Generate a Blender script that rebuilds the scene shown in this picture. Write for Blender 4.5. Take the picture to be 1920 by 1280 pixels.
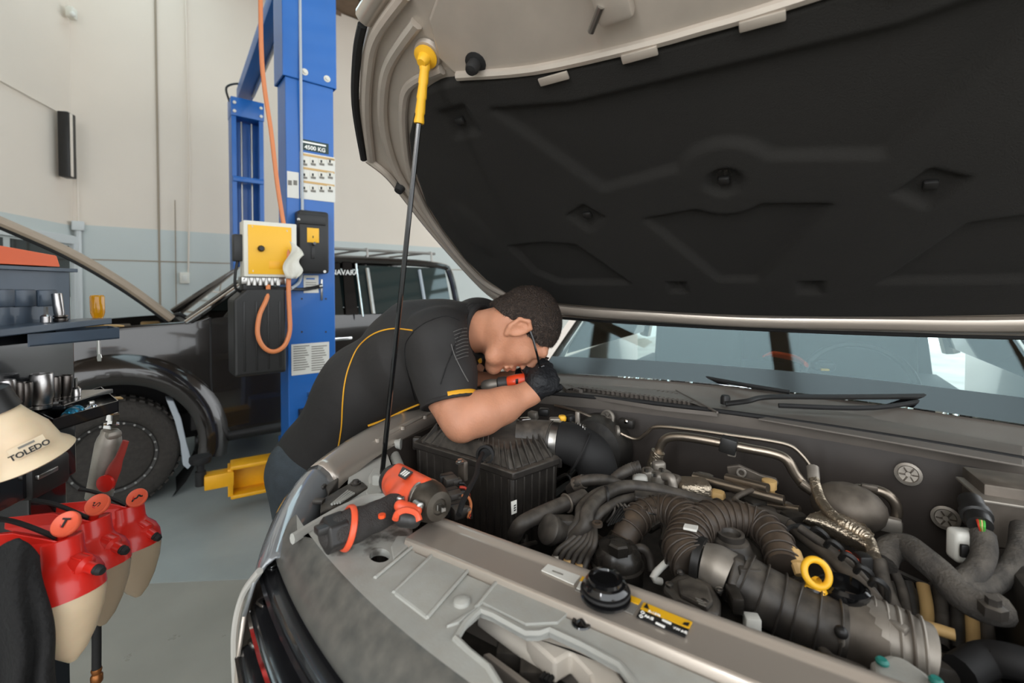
import bpy, bmesh, math, random
import numpy as np
from mathutils import Vector, Matrix
from mathutils.bvhtree import BVHTree
from mathutils.geometry import tessellate_polygon

random.seed(7)
for _o in list(bpy.data.objects): bpy.data.objects.remove(_o)
scn = bpy.context.scene
COL = scn.collection

# ------------------------------------------------------------------ camera
FPX = 853.0                       # focal length in pixels of the 1920 wide frame (16 mm lens)
YAW = math.radians(32.5)
TILT = math.radians(1.2)
CAM = Vector((0.14, -0.61, 1.47))
VH = Vector((-math.sin(YAW), math.cos(YAW), 0))       # horizontal view direction
UR = Vector((math.cos(YAW), math.sin(YAW), 0))        # image right
FW = (VH*math.cos(TILT) - Vector((0, 0, 1))*math.sin(TILT)).normalized()
UPC = UR.cross(FW).normalized()
PPY = 555.0
cam_d = bpy.data.cameras.new('camera'); cam = bpy.data.objects.new('camera', cam_d); COL.objects.link(cam)
cam_d.sensor_width = 36.0; cam_d.lens = FPX/1920*36.0
cam_d.shift_y = -(640-PPY)/1920.0
cam_d.clip_start = 0.02; cam_d.clip_end = 100
cam_d.dof.use_dof = True; cam_d.dof.focus_distance = 1.12; cam_d.dof.aperture_fstop = 3.2
_m = Matrix((UR, UPC, -FW)).transposed().to_4x4(); _m.translation = CAM
cam.matrix_world = _m
scn.camera = cam

# ------------------------------------------------------------------ light
scn.view_settings.view_transform = 'Standard'; scn.view_settings.look = 'None'
scn.view_settings.gamma = 1.0; scn.view_settings.use_curve_mapping = False
scn.view_settings.exposure = 1.55
w = bpy.data.worlds.new('overcast_daylight'); scn.world = w; w.use_nodes = True
w.node_tree.nodes['Background'].inputs[0].default_value = (0.93, 0.97, 1.0, 1)
w.node_tree.nodes['Background'].inputs[1].default_value = 1.05

def area_light(name, loc, target, sx, sy, power, color):
    l = bpy.data.lights.new(name, 'AREA'); l.shape = 'RECTANGLE'; l.size = sx; l.size_y = sy
    l.energy = power; l.color = color
    o = bpy.data.objects.new(name, l); COL.objects.link(o); o.location = loc
    o.rotation_euler = (Vector(target)-Vector(loc)).to_track_quat('-Z', 'Y').to_euler()
    return o
# daylight through the open roller door in front of the truck
area_light('roller_door_offscreen', (-2.6, -5.2, 2.6), (-0.8, 0.2, 1.0), 5.0, 3.6, 620, (.97, .98, 1.0))

# ------------------------------------------------------------------ pixel helpers
def ray(px, py):
    return FW + UR*((px-960)/FPX) + UPC*((PPY-py)/FPX)
def P(px, py, z=None, x=None, y=None, d=None, pl=None):
    r = ray(px, py)
    if z is not None: t = (z-CAM.z)/r.z
    elif x is not None: t = (x-CAM.x)/r.x
    elif y is not None: t = (y-CAM.y)/r.y
    elif d is not None: t = d/r.dot(VH)
    else:
        p0, n = pl; t = (p0-CAM).dot(n)/r.dot(n)
    return CAM + r*t
def CW(dep, lat, z=0.0):            # metres in front of / right of the camera -> world
    v = Vector((CAM.x, CAM.y, 0)) + VH*dep + UR*lat; v.z = z
    return v

# ------------------------------------------------------------------ materials
MATS = {}
def mat(name, col, rough=0.5, metal=0.0, var=0.0, vscale=8.0, bump=0.0, bscale=60.0, coat=0.0,
        dust=0.0, dustcol=(0.36, 0.31, 0.25), trans=0.0, ior=1.45, emit=None, spec=0.5, alpha=1.0, wear=None):
    """principled material; var = brightness mottling, dust = share of settled dust on upward faces (noise broken)"""
    m = bpy.data.materials.new(name); m.use_nodes = True
    nt = m.node_tree; b = nt.nodes['Principled BSDF']
    b.inputs['Base Color'].default_value = (*col, 1); b.inputs['Roughness'].default_value = rough
    b.inputs['Metallic'].default_value = metal; b.inputs['IOR'].default_value = ior
    b.inputs['Specular IOR Level'].default_value = spec
    b.inputs['Coat Weight'].default_value = coat; b.inputs['Coat Roughness'].default_value = 0.06
    b.inputs['Transmission Weight'].default_value = trans; b.inputs['Alpha'].default_value = alpha
    if emit:
        b.inputs['Emission Color'].default_value = (*emit[0], 1); b.inputs['Emission Strength'].default_value = emit[1]
    N, L = nt.nodes, nt.links
    tc = N.new('ShaderNodeTexCoord')
    src = None
    if var > 0:
        no = N.new('ShaderNodeTexNoise'); no.inputs['Scale'].default_value = vscale; no.inputs['Detail'].default_value = 6
        L.new(tc.outputs['Object'], no.inputs['Vector'])
        mr = N.new('ShaderNodeMapRange'); mr.inputs[1].default_value = .3; mr.inputs[2].default_value = .7
        mr.inputs[3].default_value = 1-var; mr.inputs[4].default_value = 1+var
        L.new(no.outputs['Fac'], mr.inputs[0])
        mx = N.new('ShaderNodeVectorMath'); mx.operation = 'SCALE'; mx.inputs[0].default_value = col
        L.new(mr.outputs[0], mx.inputs['Scale']); src = mx.outputs[0]
        L.new(src, b.inputs['Base Color'])
    if dust > 0:
        ge = N.new('ShaderNodeNewGeometry'); sx = N.new('ShaderNodeSeparateXYZ'); L.new(ge.outputs['Normal'], sx.inputs[0])
        n2 = N.new('ShaderNodeTexNoise'); n2.inputs['Scale'].default_value = 45; n2.inputs['Detail'].default_value = 5
        L.new(tc.outputs['Object'], n2.inputs['Vector'])
        m1 = N.new('ShaderNodeMapRange'); m1.inputs[1].default_value = -.1; m1.inputs[2].default_value = 1.0
        m1.inputs[3].default_value = .15; m1.inputs[4].default_value = 1
        L.new(sx.outputs['Z'], m1.inputs[0])
        m2 = N.new('ShaderNodeMapRange'); m2.inputs[1].default_value = .2; m2.inputs[2].default_value = .8; L.new(n2.outputs['Fac'], m2.inputs[0])
        mu = N.new('ShaderNodeMath'); mu.operation = 'MULTIPLY'; L.new(m1.outputs[0], mu.inputs[0]); L.new(m2.outputs[0], mu.inputs[1])
        mu2 = N.new('ShaderNodeMath'); mu2.operation = 'MULTIPLY'; mu2.inputs[1].default_value = dust; L.new(mu.outputs[0], mu2.inputs[0])
        mix = N.new('ShaderNodeMix'); mix.data_type = 'RGBA'; L.new(mu2.outputs[0], mix.inputs['Factor'])
        if src: L.new(src, mix.inputs['A'])
        else: mix.inputs['A'].default_value = (*col, 1)
        mix.inputs['B'].default_value = (*dustcol, 1); L.new(mix.outputs['Result'], b.inputs['Base Color'])
        mr3 = N.new('ShaderNodeMapRange'); mr3.inputs[3].default_value = rough; mr3.inputs[4].default_value = .9
        L.new(mu2.outputs[0], mr3.inputs[0]); L.new(mr3.outputs[0], b.inputs['Roughness'])
    if bump > 0:
        n3 = N.new('ShaderNodeTexNoise'); n3.inputs['Scale'].default_value = bscale; n3.inputs['Detail'].default_value = 4
        L.new(tc.outputs['Object'], n3.inputs['Vector'])
        bp = N.new('ShaderNodeBump'); bp.inputs['Strength'].default_value = bump; bp.inputs['Distance'].default_value = .01
        L.new(n3.outputs['Fac'], bp.inputs['Height']); L.new(bp.outputs[0], b.inputs['Normal'])
    MATS[name] = m
    return m
def lin(r, g, b):                    # sRGB 0-255 -> linear
    f = lambda c: ((c/255+.055)/1.055)**2.4 if c/255 > .04045 else c/255/12.92
    return (f(r), f(g), f(b))

# ------------------------------------------------------------------ mesh builder
class MB:
    def __init__(s): s.v = []; s.f = []
    def add(s, vs, fs):
        n = len(s.v); s.v += [tuple(v) for v in vs]; s.f += [tuple(i+n for i in f) for f in fs]; return s
    def box(s, c, size, R=None, taper=1.0):
        R = R or Matrix.Identity(3); c = Vector(c); hx, hy, hz = size[0]/2, size[1]/2, size[2]/2
        vs = [c + R@Vector((x*hx*(taper if z > 0 else 1), y*hy*(taper if z > 0 else 1), z*hz)) for z in (-1, 1) for y in (-1, 1) for x in (-1, 1)]
        return s.add(vs, [(0, 2, 3, 1), (4, 5, 7, 6), (0, 1, 5, 4), (2, 6, 7, 3), (0, 4, 6, 2), (1, 3, 7, 5)])
    def rbox(s, c, size, R=None, r=0.004, seg=2):
        """bevelled box"""
        bm = bmesh.new(); bmesh.ops.create_cube(bm, size=1)
        for v in bm.verts: v.co = Vector((v.co.x*size[0], v.co.y*size[1], v.co.z*size[2]))
        bmesh.ops.bevel(bm, geom=bm.edges[:], offset=min(r, min(size)*.45), segments=seg, affect='EDGES', profile=.5)
        R = R or Matrix.Identity(3); c = Vector(c)
        bm.verts.index_update()
        s.add([c+R@v.co for v in bm.verts], [[v.index for v in f.verts] for f in bm.faces]); bm.free(); return s
    def ring(s, c, ax, r, n, ref=None, ry=None):
        ax = Vector(ax).normalized()
        e1 = (ref - ax*ref.dot(ax)).normalized() if ref is not None else ax.orthogonal().normalized()
        e2 = ax.cross(e1); ry = r if ry is None else ry
        return [Vector(c)+e1*(r*math.cos(2*math.pi*k/n))+e2*(ry*math.sin(2*math.pi*k/n)) for k in range(n)]
    def skin(s, rings, cap=True, closed=False):
        n = len(rings[0]); vs = [p for r in rings for p in r]; fs = []
        m = len(rings)
        for i in range(m if closed else m-1):
            for k in range(n):
                a, b = i*n+k, i*n+(k+1) % n; j = (i+1) % m
                fs.append((a, b, j*n+(k+1) % n, j*n+k))
        if cap and not closed:
            fs.append(tuple(reversed(range(n)))); fs.append(tuple((m-1)*n+k for k in range(n)))
        return s.add(vs, fs)
    def cyl(s, a, b, r, r2=None, n=16, cap=True):
        a, b = Vector(a), Vector(b); ax = b-a
        ref = ax.orthogonal()
        return s.skin([s.ring(a, ax, r, n, ref), s.ring(b, ax, r if r2 is None else r2, n, ref)], cap)
    def lathe(s, c, ax, prof, n=24, cap=True):
        """prof: list of (radius, height along ax)"""
        ax = Vector(ax).normalized(); ref = ax.orthogonal(); c = Vector(c)
        return s.skin([s.ring(c+ax*h, ax, max(r, 1e-5), n, ref) for r, h in prof], cap)
    def tube(s, pts, r, n=10, smooth=True, radii=None, cap=True, sub=6, flat=1.0, up=None):
        pts = [Vector(p) for p in pts]
        if smooth and len(pts) > 2: pts, radii = spline(pts, sub, radii)
        m = len(pts)
        T = [(pts[min(i+1, m-1)]-pts[max(i-1, 0)]).normalized() for i in range(m)]
        ref = up if up is not None else T[0].orthogonal(); rings = []
        for i in range(m):
            ref = ref - T[i]*ref.dot(T[i])
            ref = ref.normalized() if ref.length > 1e-6 else T[i].orthogonal().normalized()
            rr = radii[i] if radii else r
            rings.append(s.ring(pts[i], T[i], rr, n, ref, rr*flat))
        return s.skin(rings, cap)
    def prism(s, poly, off):
        """polygon (3d points) extruded by vector off"""
        n = len(poly); off = Vector(off); a = [Vector(p) for p in poly]; b = [p+off for p in a]
        tris = tessellate_polygon([a])
        fs = [tuple(t) for t in tris] + [tuple(i+n for i in reversed(t)) for t in tris]
        fs += [(i, (i+1) % n, n+(i+1) % n, n+i) for i in range(n)]
        return s.add(a+b, fs)
    def sheet_holes(s, outer, holes, off):
        """polygon with holes, extruded by off"""
        loops = [[Vector(p) for p in outer]]+[[Vector(p) for p in h] for h in holes]
        flat = [p for l in loops for p in l]; n = len(flat); off = Vector(off)
        tris = tessellate_polygon(loops)
        fs = [tuple(t) for t in tris]+[tuple(i+n for i in reversed(t)) for t in tris]
        k = 0
        for l in loops:
            m = len(l); fs += [(k+i, k+(i+1) % m, n+k+(i+1) % m, n+k+i) for i in range(m)]; k += m
        return s.add(flat+[p+off for p in flat], fs)
    def grid(s, fn, nu, nv):
        vs = [fn(i/nu, j/nv) for j in range(nv+1) for i in range(nu+1)]
        fs = [(j*(nu+1)+i, j*(nu+1)+i+1, (j+1)*(nu+1)+i+1, (j+1)*(nu+1)+i) for j in range(nv) for i in range(nu)]
        return s.add(vs, fs)
    def torus(s, c, ax, R, r, n=32, m=10, ry=None):
        ax = Vector(ax).normalized(); e1 = ax.orthogonal().normalized(); e2 = ax.cross(e1); c = Vector(c); rings = []
        for i in range(n):
            a = 2*math.pi*i/n; d = e1*math.cos(a)+e2*math.sin(a)
            rings.append([c+d*(R+r*math.cos(2*math.pi*k/m))+ax*((ry or r)*math.sin(2*math.pi*k/m)) for k in range(m)])
        return s.skin(rings, closed=True)
    def sphere(s, c, r, R=None, n=16, m=10):
        r = (r, r, r) if not hasattr(r, '__len__') else r; R = R or Matrix.Identity(3); c = Vector(c); rings = []
        for j in range(1, m):
            t = math.pi*j/m
            rings.append([c+R@Vector((r[0]*math.sin(t)*math.cos(2*math.pi*k/n), r[1]*math.sin(t)*math.sin(2*math.pi*k/n), -r[2]*math.cos(t))) for k in range(n)])
        return s.skin(rings)
    def build(s, name, material, parent=None, smooth=40, bevel=0, solid=0, seg=2, subsurf=0, fixn=True):
        me = bpy.data.meshes.new(name)
        vs = np.array([tuple(v) for v in s.v]); 
        if parent is None:
            org = Vector(((vs[:, 0].min()+vs[:, 0].max())/2, (vs[:, 1].min()+vs[:, 1].max())/2, vs[:, 2].min()))
        else: org = Vector(vs.mean(axis=0))
        me.from_pydata([tuple(v-np.array(org)) for v in vs], [], s.f)
        if fixn:
            bm = bmesh.new(); bm.from_mesh(me); bmesh.ops.recalc_face_normals(bm, faces=bm.faces[:]); bm.to_mesh(me); bm.free()
        me.materials.append(MATS[material] if isinstance(material, str) else material)
        o = bpy.data.objects.new(name, me); COL.objects.link(o)
        if bevel:
            b = o.modifiers.new('bevel', 'BEVEL'); b.width = bevel; b.segments = seg; b.limit_method = 'ANGLE'; b.angle_limit = math.radians(35)
        if solid:
            b = o.modifiers.new('solid', 'SOLIDIFY'); b.thickness = solid; b.offset = 0
        if subsurf:
            b = o.modifiers.new('sub', 'SUBSURF'); b.levels = subsurf; b.render_levels = subsurf
        if smooth:
            me.polygons.foreach_set('use_smooth', [True]*len(me.polygons))
            if smooth < 180 and not subsurf: me.set_sharp_from_angle(angle=math.radians(smooth))
        place(o, org, parent); return o

def spline(pts, sub=6, radii=None):
    out = []; rad = [] if radii else None; n = len(pts)
    for i in range(n-1):
        p0, p1, p2, p3 = pts[max(i-1, 0)], pts[i], pts[i+1], pts[min(i+2, n-1)]
        for k in range(sub):
            t = k/sub
            out.append(0.5*((2*p1)+(p2-p0)*t+(2*p0-5*p1+4*p2-p3)*t*t+(3*p1-p0-3*p2+p3)*t**3))
            if radii: rad.append(radii[i]+(radii[i+1]-radii[i])*(3*t*t-2*t**3))
    out.append(pts[-1].copy())
    if radii: rad.append(radii[-1])
    return out, rad
def place(o, org, parent):
    o.location = org
    if parent is not None:
        o.parent = parent
        o.matrix_parent_inverse = world_of(parent).inverted()
def world_of(o):
    m = Matrix.LocRotScale(o.location, o.rotation_euler, o.scale)
    if o.parent is not None: return world_of(o.parent) @ o.matrix_parent_inverse @ m
    return m
def tag(o, label=None, cat=None, group=None, kind=None):
    if label: o['label'] = label
    if cat: o['category'] = cat
    if group: o['group'] = group
    if kind: o['kind'] = kind
    return o
def thing(name, label, cat, loc=(0, 0, 0), group=None):
    o = bpy.data.objects.new(name, None); COL.objects.link(o); o.location = loc; o.empty_display_size = .05
    return tag(o, label, cat, group)
def text_mesh(body, size, origin, right, up, material, parent=None, name='lettering', thick=0.0006, align='CENTER', bold=0):
    cu = bpy.data.curves.new('t', 'FONT'); cu.body = body; cu.size = size; cu.align_x = align; cu.align_y = 'CENTER'
    cu.extrude = thick; cu.offset = bold; cu.resolution_u = 3
    to = bpy.data.objects.new('t', cu); COL.objects.link(to)
    dg = bpy.context.evaluated_depsgraph_get(); me = bpy.data.meshes.new_from_object(to.evaluated_get(dg))
    bpy.data.objects.remove(to)
    right = Vector(right).normalized(); up = Vector(up); up = (up-right*up.dot(right)).normalized(); n = right.cross(up)
    M = Matrix((right, up, n)).transposed().to_4x4()
    me.transform(M); me.name = name; me.materials.clear(); me.materials.append(MATS[material])
    o = bpy.data.objects.new(name, me); COL.objects.link(o); place(o, Vector(origin), parent)
    return o
# ------------------------------------------------------------------ base materials
def make_floor_material():
    m = mat('floor_concrete', lin(146, 143, 134), .42, var=.16, vscale=1.6)
    nt = m.node_tree; N, L = nt.nodes, nt.links; b = N['Principled BSDF']
    n = N.new('ShaderNodeTexNoise'); n.inputs['Scale'].default_value = .7; n.inputs['Detail'].default_value = 9; n.inputs['Roughness'].default_value = .7
    tc = N.new('ShaderNodeTexCoord'); L.new(tc.outputs['Object'], n.inputs['Vector'])
    r = N.new('ShaderNodeMapRange'); r.inputs[1].default_value = .3; r.inputs[2].default_value = .7; r.inputs[3].default_value = .22; r.inputs[4].default_value = .62
    L.new(n.outputs['Fac'], r.inputs[0]); L.new(r.outputs[0], b.inputs['Roughness'])
make_floor_material()
mat('floor_paint_grey', lin(150, 155, 152), .35, var=.12, vscale=2.5)
mat('wall_cream', lin(216, 204, 190), .8, var=.03, vscale=.8)
mat('wall_left_white', lin(216, 204, 190), .8, var=.03, vscale=.8)
mat('wainscot', lin(188, 193, 189), .6, var=.03, vscale=.8)
mat('joint', lin(150, 137, 120), .9)
mat('white_trim', lin(196, 198, 196), .5)
mat('ceiling_tin', lin(120, 100, 82), .7, var=.1)
mat('black_plastic', lin(30, 29, 28), .45, var=.15, vscale=20)
mat('black_gloss', lin(16, 16, 17), .12, coat=.5)
mat('black_rubber', lin(26, 25, 25), .7, var=.1, vscale=30)
mat('lift_blue', lin(30, 96, 172), .38, var=.05, vscale=3, coat=.15)
mat('lift_blue_dark', lin(30, 96, 172), .4)
mat('yellow_paint', lin(232, 166, 22), .4, var=.08, vscale=12)
mat('yellow_plastic', lin(236, 178, 40), .42)
mat('label_white', lin(214, 212, 204), .6)
mat('label_print', lin(120, 116, 108), .7)
mat('ink_black', lin(22, 22, 22), .6)
mat('ink_white', lin(238, 236, 230), .5)
mat('label_dark', lin(28, 52, 50), .5)
mat('label_tan', lin(196, 160, 104), .6)
mat('steel', lin(170, 168, 164), .3, metal=1.0)
mat('chrome', lin(220, 220, 220), .1, metal=1.0)
mat('grey_cable', lin(170, 176, 182), .5)
mat('orange_hose', lin(208, 126, 78), .45)
mat('wire_black', lin(24, 23, 22), .5)
mat('box_white', lin(214, 210, 198), .45)

# ------------------------------------------------------------------ the room
ANG = math.radians(50)                      # second vehicle, lift and back wall run this far right of the view
ER = VH*math.cos(ANG)+UR*math.sin(ANG)      # along the second vehicle, nose to tail
EN = -VH*math.sin(ANG)+UR*math.cos(ANG)     # from it towards the photographer
WHEEL = CW(2.93, -2.59)                     # its front wheel on the floor
ZV = Vector((0, 0, 1))
CEIL = 5.9
W0 = WHEEL - EN*3.6                         # a foot point of the back wall
CORNER = CW(5.43, -5.22); CORNER = W0 + ER*((CORNER-W0).dot(ER))
LDIR = (-VH*math.cos(math.radians(15.65)) + UR*math.sin(math.radians(15.65))).normalized()   # left wall, coming nearer
def quadslab(name, a, b, z0, z1, nrm, th, material, kind='structure', parent=None):
    a = Vector(a); b = Vector(b); mb = MB()
    mb.prism([Vector((a.x, a.y, z0)), Vector((b.x, b.y, z0)), Vector((b.x, b.y, z1)), Vector((a.x, a.y, z1))], -nrm*th)
    o = mb.build(name, material, parent, smooth=0)
    if parent is None: o['kind'] = kind
    return o
RN = Vector((-LDIR.y, LDIR.x, 0))
if RN.dot(CAM-CORNER) < 0: RN = -RN
WH = 2.21
BW_END = CORNER + ER*13
quadslab('wall_back', CORNER, BW_END, 0, CEIL, EN, .2, 'wall_cream')
LW_END = CORNER + LDIR*9
quadslab('wall_left', CORNER, LW_END, 0, CEIL, RN, .2, 'wall_left_white')
mb = MB(); mb.box((0, 0, -.05), (26, 26, .1)); fl = mb.build('floor', 'floor_concrete', None, 0); fl.location = (-1.5, 2.0, -.1); fl['kind'] = 'structure'
mat('skylight', lin(214, 232, 236), .6)
_n = MATS['skylight'].node_tree; _t = _n.nodes.new('ShaderNodeBsdfTransparent'); _l = _n.nodes.new('ShaderNodeBsdfTranslucent'); _x = _n.nodes.new('ShaderNodeMixShader')
_t.inputs[0].default_value = (.82, .93, .95, 1); _l.inputs[0].default_value = (.85, .93, .95, 1); _x.inputs[0].default_value = .35
_n.links.new(_t.outputs[0], _x.inputs[1]); _n.links.new(_l.outputs[0], _x.inputs[2]); _n.links.new(_x.outputs[0], _n.nodes['Material Output'].inputs[0])
ceil_ = bpy.data.objects.new('ceiling', None); COL.objects.link(ceil_); ceil_.location = (-2.5, 3, CEIL); ceil_['kind'] = 'structure'
for y0, y1, m_ in ((-3.4, .7, 'ceiling_tin'), (.7, 2.3, 'skylight'), (2.3, 5.2, 'ceiling_tin'), (5.2, 6.2, 'skylight'), (6.2, 10.5, 'ceiling_tin')):
    mb = MB(); mb.box((-2.5, (y0+y1)/2, CEIL+.06), (16, y1-y0, .08 if m_ == 'ceiling_tin' else .006)); mb.build('roof_sheet' if m_ == 'ceiling_tin' else 'skylight_sheet', m_, ceil_, 0)
for k in range(22):
    mb = MB(); mb.box((-10+k*.75, 3.5, CEIL), (.07, 14, .10)); mb.build('purlin', 'ceiling_tin', ceil_, 0)
# painted lower band of the walls (thin coat standing proud by the thickness of its boards)
o = quadslab('trim_1', CORNER+EN*.012, BW_END+EN*.012, 0, WH, EN, .012, 'wainscot')
o = quadslab('trim_2', CORNER+RN*.012, LW_END+RN*.012, 0, WH-.02, RN, .012, 'wainscot')
def wall_strip(name, s0, s1, z0, z1, th, material):
    return quadslab(name, CORNER+ER*s0+EN*(th+.012), CORNER+ER*s1+EN*(th+.012), z0, z1, EN, th, material)
wall_strip('trim_3', .0, 9.0, 1.79, 1.805, .004, 'joint')         # board joint in the painted band
def BWp(px, py, off=.02): return P(px, py, pl=(CORNER+EN*off, EN))
def LWp(px, py, off=.02): return P(px, py, pl=(CORNER+RN*off, RN))
# panel joint of the back wall
a = BWp(296, 300); s = (a-CORNER).dot(ER)
wall_strip('trim_4', s-.012, s+.012, 0, CEIL, .006, 'joint')
# floor: painted work bay strips
def floor_patch(name, pts, material, z=.002):
    mb = MB(); mb.prism([P(x, y, z=z) for x, y in pts], (0, 0, -.003)); o = mb.build(name, material, None, 0); o['kind'] = 'structure'; return o
floor_patch('floor_strip', [(-400, 1122), (150, 1098), (480, 1084), (900, 1066), (900, 760), (420, 760), (-300, 860)], 'floor_paint_grey', .003)

# conduits, boxes and fittings on the walls
def conduit(name, label, pts, r, material='white_trim', group=None):
    mb = MB(); mb.tube(pts, r, 8, smooth=False); o = mb.build(name, material); tag(o, label, 'conduit', group); return o
conduit('conduit', 'pale plastic conduit running down the cream back wall to a small switch box', [BWp(347, -60, .03), BWp(351, 150, .03), BWp(356, 300, .03), BWp(353, 512, .03)], .011, 'wall_cream')
conduit('conduit', 'thin bare conduit hanging beside the switch box on the back wall', [BWp(328, 375, .03), BWp(331, 600, .03)], .006, 'joint')
conduit('conduit', 'thin cable run slanting across the pale side wall', [LWp(-60, 118, .02), LWp(120, 216, .02)], .008, 'wall_left_white')
t = thing('switch_box', 'small white switch box under the conduit on the back wall', 'switch', BWp(346, 532))
c = BWp(346, 521, .03); MR = Matrix((ER, EN, ZV)).transposed()
MB().rbox(c, (.11, .05, .15), MR, .008).build('housing', 'box_white', t)
MB().rbox(c+EN*.028, (.05, .012, .07), MR, .004).build('rocker', 'label_white', t)
t = thing('junction_box', 'white junction box at the corner between wainscot and side wall', 'junction box', LWp(140, 430))
c = CORNER+EN*.05+RN*.05; c.z = LWp(140, 424).z
MB().rbox(c, (.11, .1, .11), MR, .008).build('housing', 'white_trim', t)
MB().tube([c, Vector((c.x, c.y, .3))], .03, 8, smooth=False).build('trunking', 'white_trim', t)
MB().tube([c+ZV*.05, Vector((c.x, c.y, 3.0))], .008, 8, smooth=False).build('cable', 'wall_left_white', t)
# black strip heater/sign in the corner
t = thing('wall_lamp', 'tall narrow black wall fitting with pale centre strip in the room corner', 'wall fitting', LWp(128, 340, .06))
LM = Matrix((LDIR, RN, ZV)).transposed()
z0, z1 = LWp(128, 338).z, LWp(128, 221).z
c0 = LWp(126, 280, .10)
MB().rbox((c0.x, c0.y, (z0+z1)/2), (.14, .10, z1-z0), LM, .01).build('housing', 'black_plastic', t)
MB().rbox(Vector((c0.x, c0.y, (z0+z1)/2))+RN*.052+LDIR*.02, (.04, .012, (z1-z0)*.97), LM, .003).build('strip', 'wall_left_white', t)
t = thing('motion_sensor', 'little white sensor high in the room corner', 'sensor', LWp(134, 32, .05))
MB().rbox(LWp(134, 25, .08), (.10, .07, .12), LM, .01).build('housing', 'box_white', t)
MB().sphere(LWp(136, 27, .12), .03).build('lens', 'label_white', t)
# door and window in the left wall
dz = 2.06
t = bpy.data.objects.new('door_1', None); COL.objects.link(t); t.location = LWp(-40, 700); t['kind'] = 'structure'
sA = (LWp(138, 470)-CORNER).dot(LDIR); sB = sA+2.3
def lw(s, z, off): q = CORNER+LDIR*s+RN*off; q.z = z; return q
mb = MB(); mb.prism([lw(sA, 0, .02), lw(sA+.1, 0, .02), lw(sA+.1, dz, .02), lw(sA, dz, .02)], RN*.06); mb.build('door_frame', 'white_trim', t, 0, bevel=.006)
mb = MB(); mb.prism([lw(sA, dz-.1, .021), lw(sB, dz-.1, .021), lw(sB, dz, .021), lw(sA, dz, .021)], RN*.06); mb.build('door_frame', 'white_trim', t, 0, bevel=.006)
mb = MB(); mb.prism([lw(sA+.1, 0, .015), lw(sB, 0, .015), lw(sB, dz-.1, .015), lw(sA+.1, dz-.1, .015)], RN*.03); mb.build('door_leaf', 'wainscot', t, 0)
mat('dark_glass', lin(38, 42, 40), .05, spec=.8)
zt, zb = 1.94, 1.35
for k in range(2):
    s0 = sA+.14+k*.95
    mb = MB(); mb.prism([lw(s0, zb, .046), lw(s0+.85, zb, .046), lw(s0+.85, zt, .046), lw(s0, zt, .046)], RN*.01); mb.build('pane', 'dark_glass', t, 0)
# roof steel
for k, (s, nm) in enumerate(((2.2, 'a'), (5.0, 'b'))):
    mb = MB(); q = CORNER+ER*s; 
    mb.box(Vector((q.x, q.y, CEIL-.14))+EN*3, (.12, 6.0, .26), MR); o = mb.build('trim_%d' % (5+k), 'ceiling_tin', None, 0); o['kind'] = 'structure'
t = thing('roof_lamp', 'dark lamp hanging under the roof beside the blue lift post', 'lamp', BWp(676, 4, .5))
q = BWp(674, -4, .5)
MB().lathe(q+ZV*.2, -ZV, [(.05, 0), (.06, .1), (.12, .16), (.13, .2)], 16).build('shade', 'black_plastic', t)
MB().cyl(q+ZV*.2, (q.x, q.y, CEIL), .012).build('stem', 'black_plastic', t)
# ------------------------------------------------------------------ two-post vehicle lift
PF = P(585, 560, d=3.0)                                 # middle of the near post's outer face
PF = Vector((PF.x, PF.y, 0))
NPC = PF - EN*.10
FPC = CW(5.6, -3.25)
LZ = 3.86
lift = thing('vehicle_lift', 'blue two-post vehicle lift with yellow control box and arms beside the dark pickup', 'vehicle lift', NPC)
def LF(px, py, off=0.0): return P(px, py, pl=(PF+EN*off, EN))
def lbox(c, sx, sy, sz, r=.004): return MB().rbox(c, (sx, sy, sz), MR, r)
def at(c, z): return Vector((c.x, c.y, z))
# near post: C-section column open towards the vehicle
mb = MB()
def csec(c, w_, d_, th, sgn):
    """C profile; the open side faces sgn*EN"""
    pts = [(-w_/2, -d_/2), (w_/2, -d_/2), (w_/2, d_/2), (w_/2-.05, d_/2), (w_/2-.05, d_/2-th), (w_/2-th, d_/2-th), (w_/2-th, -d_/2+th), (-w_/2+th, -d_/2+th), (-w_/2+th, d_/2-th), (-w_/2+.05, d_/2-th), (-w_/2+.05, d_/2), (-w_/2, d_/2)]
    return [c+ER*a+EN*(b*sgn) for a, b in pts]
mb.prism([at(p, .02) for p in csec(NPC, .30, .20, .012, -1)], (0, 0, LZ-.02)); mb.build('post', 'lift_blue', lift, 0, bevel=.006)
zs = LF(590, 158).z
mb = MB(); mb.prism([at(p, zs) for p in csec(NPC+EN*.002, .335, .226, .012, -1)], (0, 0, LZ-zs)); mb.build('post_sleeve', 'lift_blue', lift, 0, bevel=.006)
for (x, y) in ((571, 135), (613, 148)):
    c = LF(x, y, .014); b_ = MB().lathe(c, EN, [(.022, 0), (.022, .004), (.012, .006), (.012, .014), (.004, .016)], 12).build('bolt', 'box_white', lift)
for (x, y) in ((566, 560), (611, 560), (566, 622), (611, 622)):
    MB().cyl(LF(x, y, -.001), LF(x, y, .003), .006, n=10).build('screw', 'black_plastic', lift)  # added black discs standing in for the dark bolt holes
lbox(at(NPC, .012), .42, .34, .024).build('base_plate', 'lift_blue', lift)
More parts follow.
